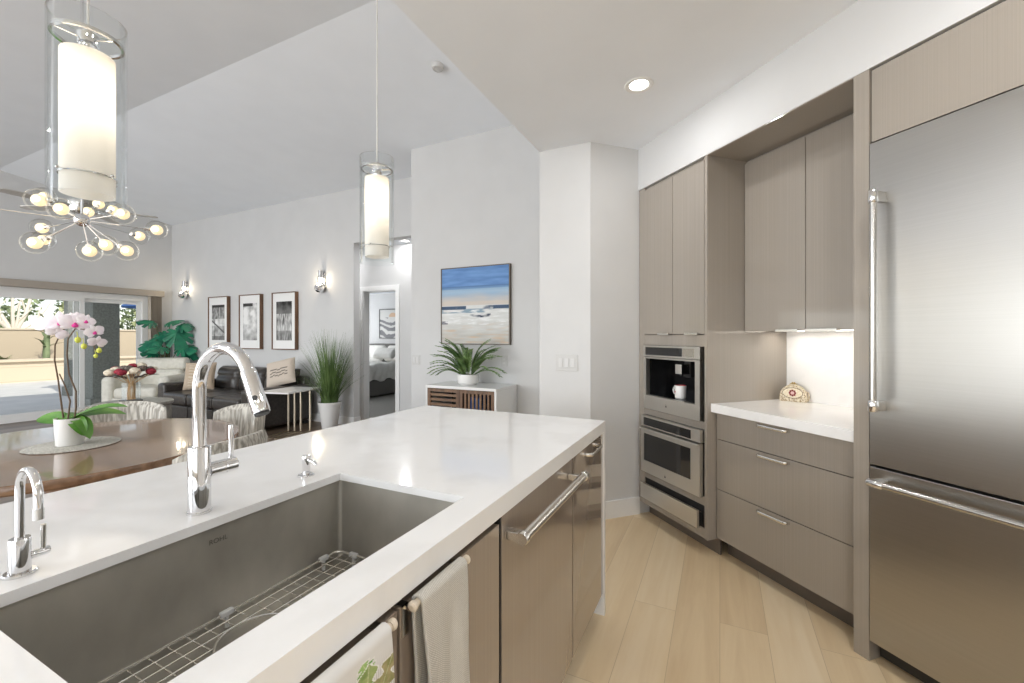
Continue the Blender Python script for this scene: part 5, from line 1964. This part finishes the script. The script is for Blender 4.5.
def bed_pillow(x, y, z, label, m, w=.66, h=.42, d=.17, tilt=-28):
    p = MB((x, y, z))
    p.box(x - w / 2, x + w / 2, y - d / 2, y + d / 2, z, z + h, .08, 5)
    ob = p.build('bed_pillow', m, None, (x, y, z), 0, 80)
    ob.rotation_euler = (radians(tilt), 0, 0)
    return tag(ob, label, 'pillow', 'pillows on the bed')


bed_pillow(-7.08, 8.12, .72, 'white bed pillow leaning on the grey headboard at the near side of the bed', M['bedding'])
bed_pillow(-7.82, 8.12, .72, 'white bed pillow leaning on the grey headboard at the far side of the bed', M['bedding'])
bed_pillow(-7.05, 7.66, .83, 'low white pillow lying in front of the headboard pillows', M['bedding'], .62, .30, .16, -48)
ap = thing('bedroom_print', 'black-framed landscape print above the bed', 'framed picture', (-7.57, 8.60, 1.27))
o = (-7.57, 8.60, 1.27)
a, b, z0, z1 = -7.98, -7.16, 1.27, 2.03
f_ = MB(o)
for p in ((a, a + .02, z0, z1), (b - .02, b, z0, z1), (a + .02, b - .02, z0, z0 + .02), (a + .02, b - .02, z1 - .02, z1)): f_.box(p[0], p[1], 8.565, 8.599, p[2], p[3])
f_.build('frame', M['black'], ap, smooth=0)


def dune(u, v):
    if v > .72:
        r = sqrt((u - .55) ** 2 + ((v - .74) * 1.1) ** 2)
        return (.46, .30, .18) if (r < .17 and v > .74) else (.50, .50, .48)
    return mixc((.10, .10, .11), (.52, .51, .49), sstep(-.15, .25, sin(v * 26 + 4 * fbm(u * 1.5, v * 2) + u * 5)))


painted('print', M['print'], b - a - .04, z1 - z0 - .04, 50, 60, dune, ap, o, 8.575, a + .02, z0 + .02)

# ================================================================== OUTDOORS
def pergola_post(x, y, w, label):
    t_ = thing('pergola_post', label, 'post', (x, y, -.03))
    o = (x, y, -.03)
    MB(o).box(x - w / 2, x + w / 2, y - w / 2, y + w / 2, -.03, 2.65, .01).build('shaft', M['post'], t_)
    MB(o).box(x - w * .62, x + w * .62, y - w * .62, y + w * .62, -.03, .18, .01).build('plinth', M['post'], t_)
    MB(o).box(x - .09, x + .09, y - w * .9, y + w * .9, 2.16, 2.30).box(x - .09, x + .09, y - w * 1.25, y + w * 1.25, 2.30, 2.46).build('corbel', M['post'], t_)
    return t_


pergola_post(-10.55, 3.95, .40, 'thick dark grey patio post just outside the right door panel')
pergola_post(-13.4, 4.50, .22, 'slimmer dark grey patio post seen left of the white door frame')

um = thing('patio_umbrella', 'blue patio umbrella seen at the right of the patio door', 'umbrella', (-14.0, 6.75, -.03))
o = (-14.0, 6.75, -.03)
MB(o).cyl((-14, 6.75, -.03), (-14, 6.75, 2.62), .022, n=12).build('pole', M['bare'], um)
cn = MB(o)
rows = []
for r, z in ((.02, 2.58), (.5, 2.42), (1.05, 2.20), (1.12, 2.12)):
    rows.append([(-14 + r * cos(2 * pi * i / 8), 6.75 + r * sin(2 * pi * i / 8), z) for i in range(9)])
cn.strip(rows)
cn.strip([[(p[0], p[1], p[2] - .006) for p in r] for r in rows])
cn.build('canopy', M['umbrella'], um, smooth=0)
MB(o).lathe([(0, -.03), (.28, -.03), (.28, .03), (.04, .06), (0, .06)], (-14, 6.75, 0), 24).build('base', M['post'], um)


def garden_tree(x, y, h, r, m, label, seed, group='trees beyond the garden wall', name='garden_tree'):
    t_ = thing(name, label, 'tree', (x, y, -.03), 0, group)
    o = (x, y, -.03)
    rn = random.Random(seed)
    MB(o).tube([(x, y, -.03), (x + .1, y, h * .3), (x, y + .1, h * .6)], [.14, .11, .05], 10).build('trunk', M['bark'], t_)
    f_ = MB(o)
    for i in range(1500):
        th, ph = rn.uniform(0, 2 * pi), math.acos(rn.uniform(-1, 1))
        q = rn.uniform(.45, 1) ** .5
        p = Vector((x + r * q * sin(ph) * cos(th), y + r * q * sin(ph) * sin(th), h * .62 + h * .38 * q * cos(ph)))
        p += Vector((nz(p.x, p.y, p.z), nz(p.y, p.z, p.x), nz(p.z, p.x, p.y))) * .5 * r * .4
        a, b = Vector((rn.gauss(0, 1), rn.gauss(0, 1), rn.gauss(0, 1))).normalized(), Vector((rn.gauss(0, 1), rn.gauss(0, 1), rn.gauss(0, 1))).normalized()
        s = rn.uniform(.07, .16)
        b = a.cross(b).normalized()
        f_.add([p - a * s, p + b * s * .5, p + a * s, p - b * s * .5], [(0, 1, 2, 3)])
    f_.build('foliage', m, t_, smooth=0)


for k_, (x, y, h, r, pale) in enumerate(((-24.0, 3.6, 3.4, 1.1, 1), (-26.5, 6.3, 5.0, 1.7, 0), (-24.3, 8.6, 3.0, 1.0, 1), (-27.0, 10.2, 5.0, 1.8, 0), (-24.0, 11.3, 3.2, 1.1, 1), (-28.0, 14.4, 5.2, 2.0, 0), (-30.5, 4.0, 5.0, 1.6, 0))):
    garden_tree(x, y, h, r, M['leaf_out2'] if pale else M['leaf_out'], 'leafy green tree beyond the tan garden wall' if not pale else 'pale yellow-green tree beyond the tan garden wall', 40 + k_,
                'green trees beyond the wall' if not pale else 'pale trees beyond the wall')

bt = thing('bare_tree', 'pale leafless tree with upright forked branches beyond the garden wall', 'tree', (-22.4, 6.0, -.03))
o = (-22.4, 6.0, -.03)
rn = random.Random(2)
tr = MB(o)
tr.tube([(-22.4, 6.0, -.03), (-22.4, 6.0, 1.5)], [.12, .10], 10)
for yy, zz, r in ((-.9, 3.0, .06), (-.5, 3.2, .075), (-.1, 3.0, .06), (.45, 3.1, .07), (.9, 2.6, .05), (1.3, 2.3, .045), (-1.3, 2.4, .05), (.1, 2.5, .05)):
    e = Vector((-22.4 + rn.uniform(-.4, .4), 6.0 + yy, zz))
    b = Vector((-22.4, 6.0, 1.4))
    m1 = b.lerp(e, .5) + Vector((0, yy * .12, -.1))
    tr.tube([b, m1, e], [r, r * .8, r * .55], 8)
    tr.tube([m1, m1 + Vector((.1, rn.uniform(-.35, .35), .5))], [r * .5, r * .3], 6)
tr.build('branches', M['bare'], bt)

def spiky(x, y, z, h, n, label, m, seed, stem=0.0):
    t_ = thing('garden_plant', label, 'plant', (x, y, z))
    o = (x, y, z)
    rn = random.Random(seed)
    if stem: MB(o).tube([(x, y, z), (x + .03, y, z + stem * .5), (x, y + .03, z + stem)], [.09, .08, .05], 10).build('stem', m, t_)
    f_ = MB(o)
    for i in range(n):
        a = rn.uniform(0, 2 * pi)
        leaf(f_, (x, y, z + stem * rn.uniform(.3, 1) if stem else z), (cos(a), sin(a), rn.uniform(.3, 1.6)), h * rn.uniform(.6, 1), h * .13, .5, 6)
    f_.build('leaves', m, t_)


spiky(-19.8, 6.02, .5, .55, 22, 'tall green cactus-like plant with spiky leaves in front of the garden wall', M['leaf_out'], 4, 1.25)
spiky(-19.6, 5.0, .5, .40, 20, 'low yellow-green clump at the left of the planter', M['leaf_out2'], 5)
spiky(-19.7, 7.0, .5, .42, 22, 'low yellow-green clump behind the orchid stems', M['leaf_out2'], 6)
spiky(-19.6, 9.9, .5, .60, 30, 'dark green spiky shrub beside the thick patio post', M['leaf_out'], 7)
spiky(-19.6, 11.0, .5, .45, 26, 'pale shrub at the right end of the planter view', M['leaf_out2'], 8)
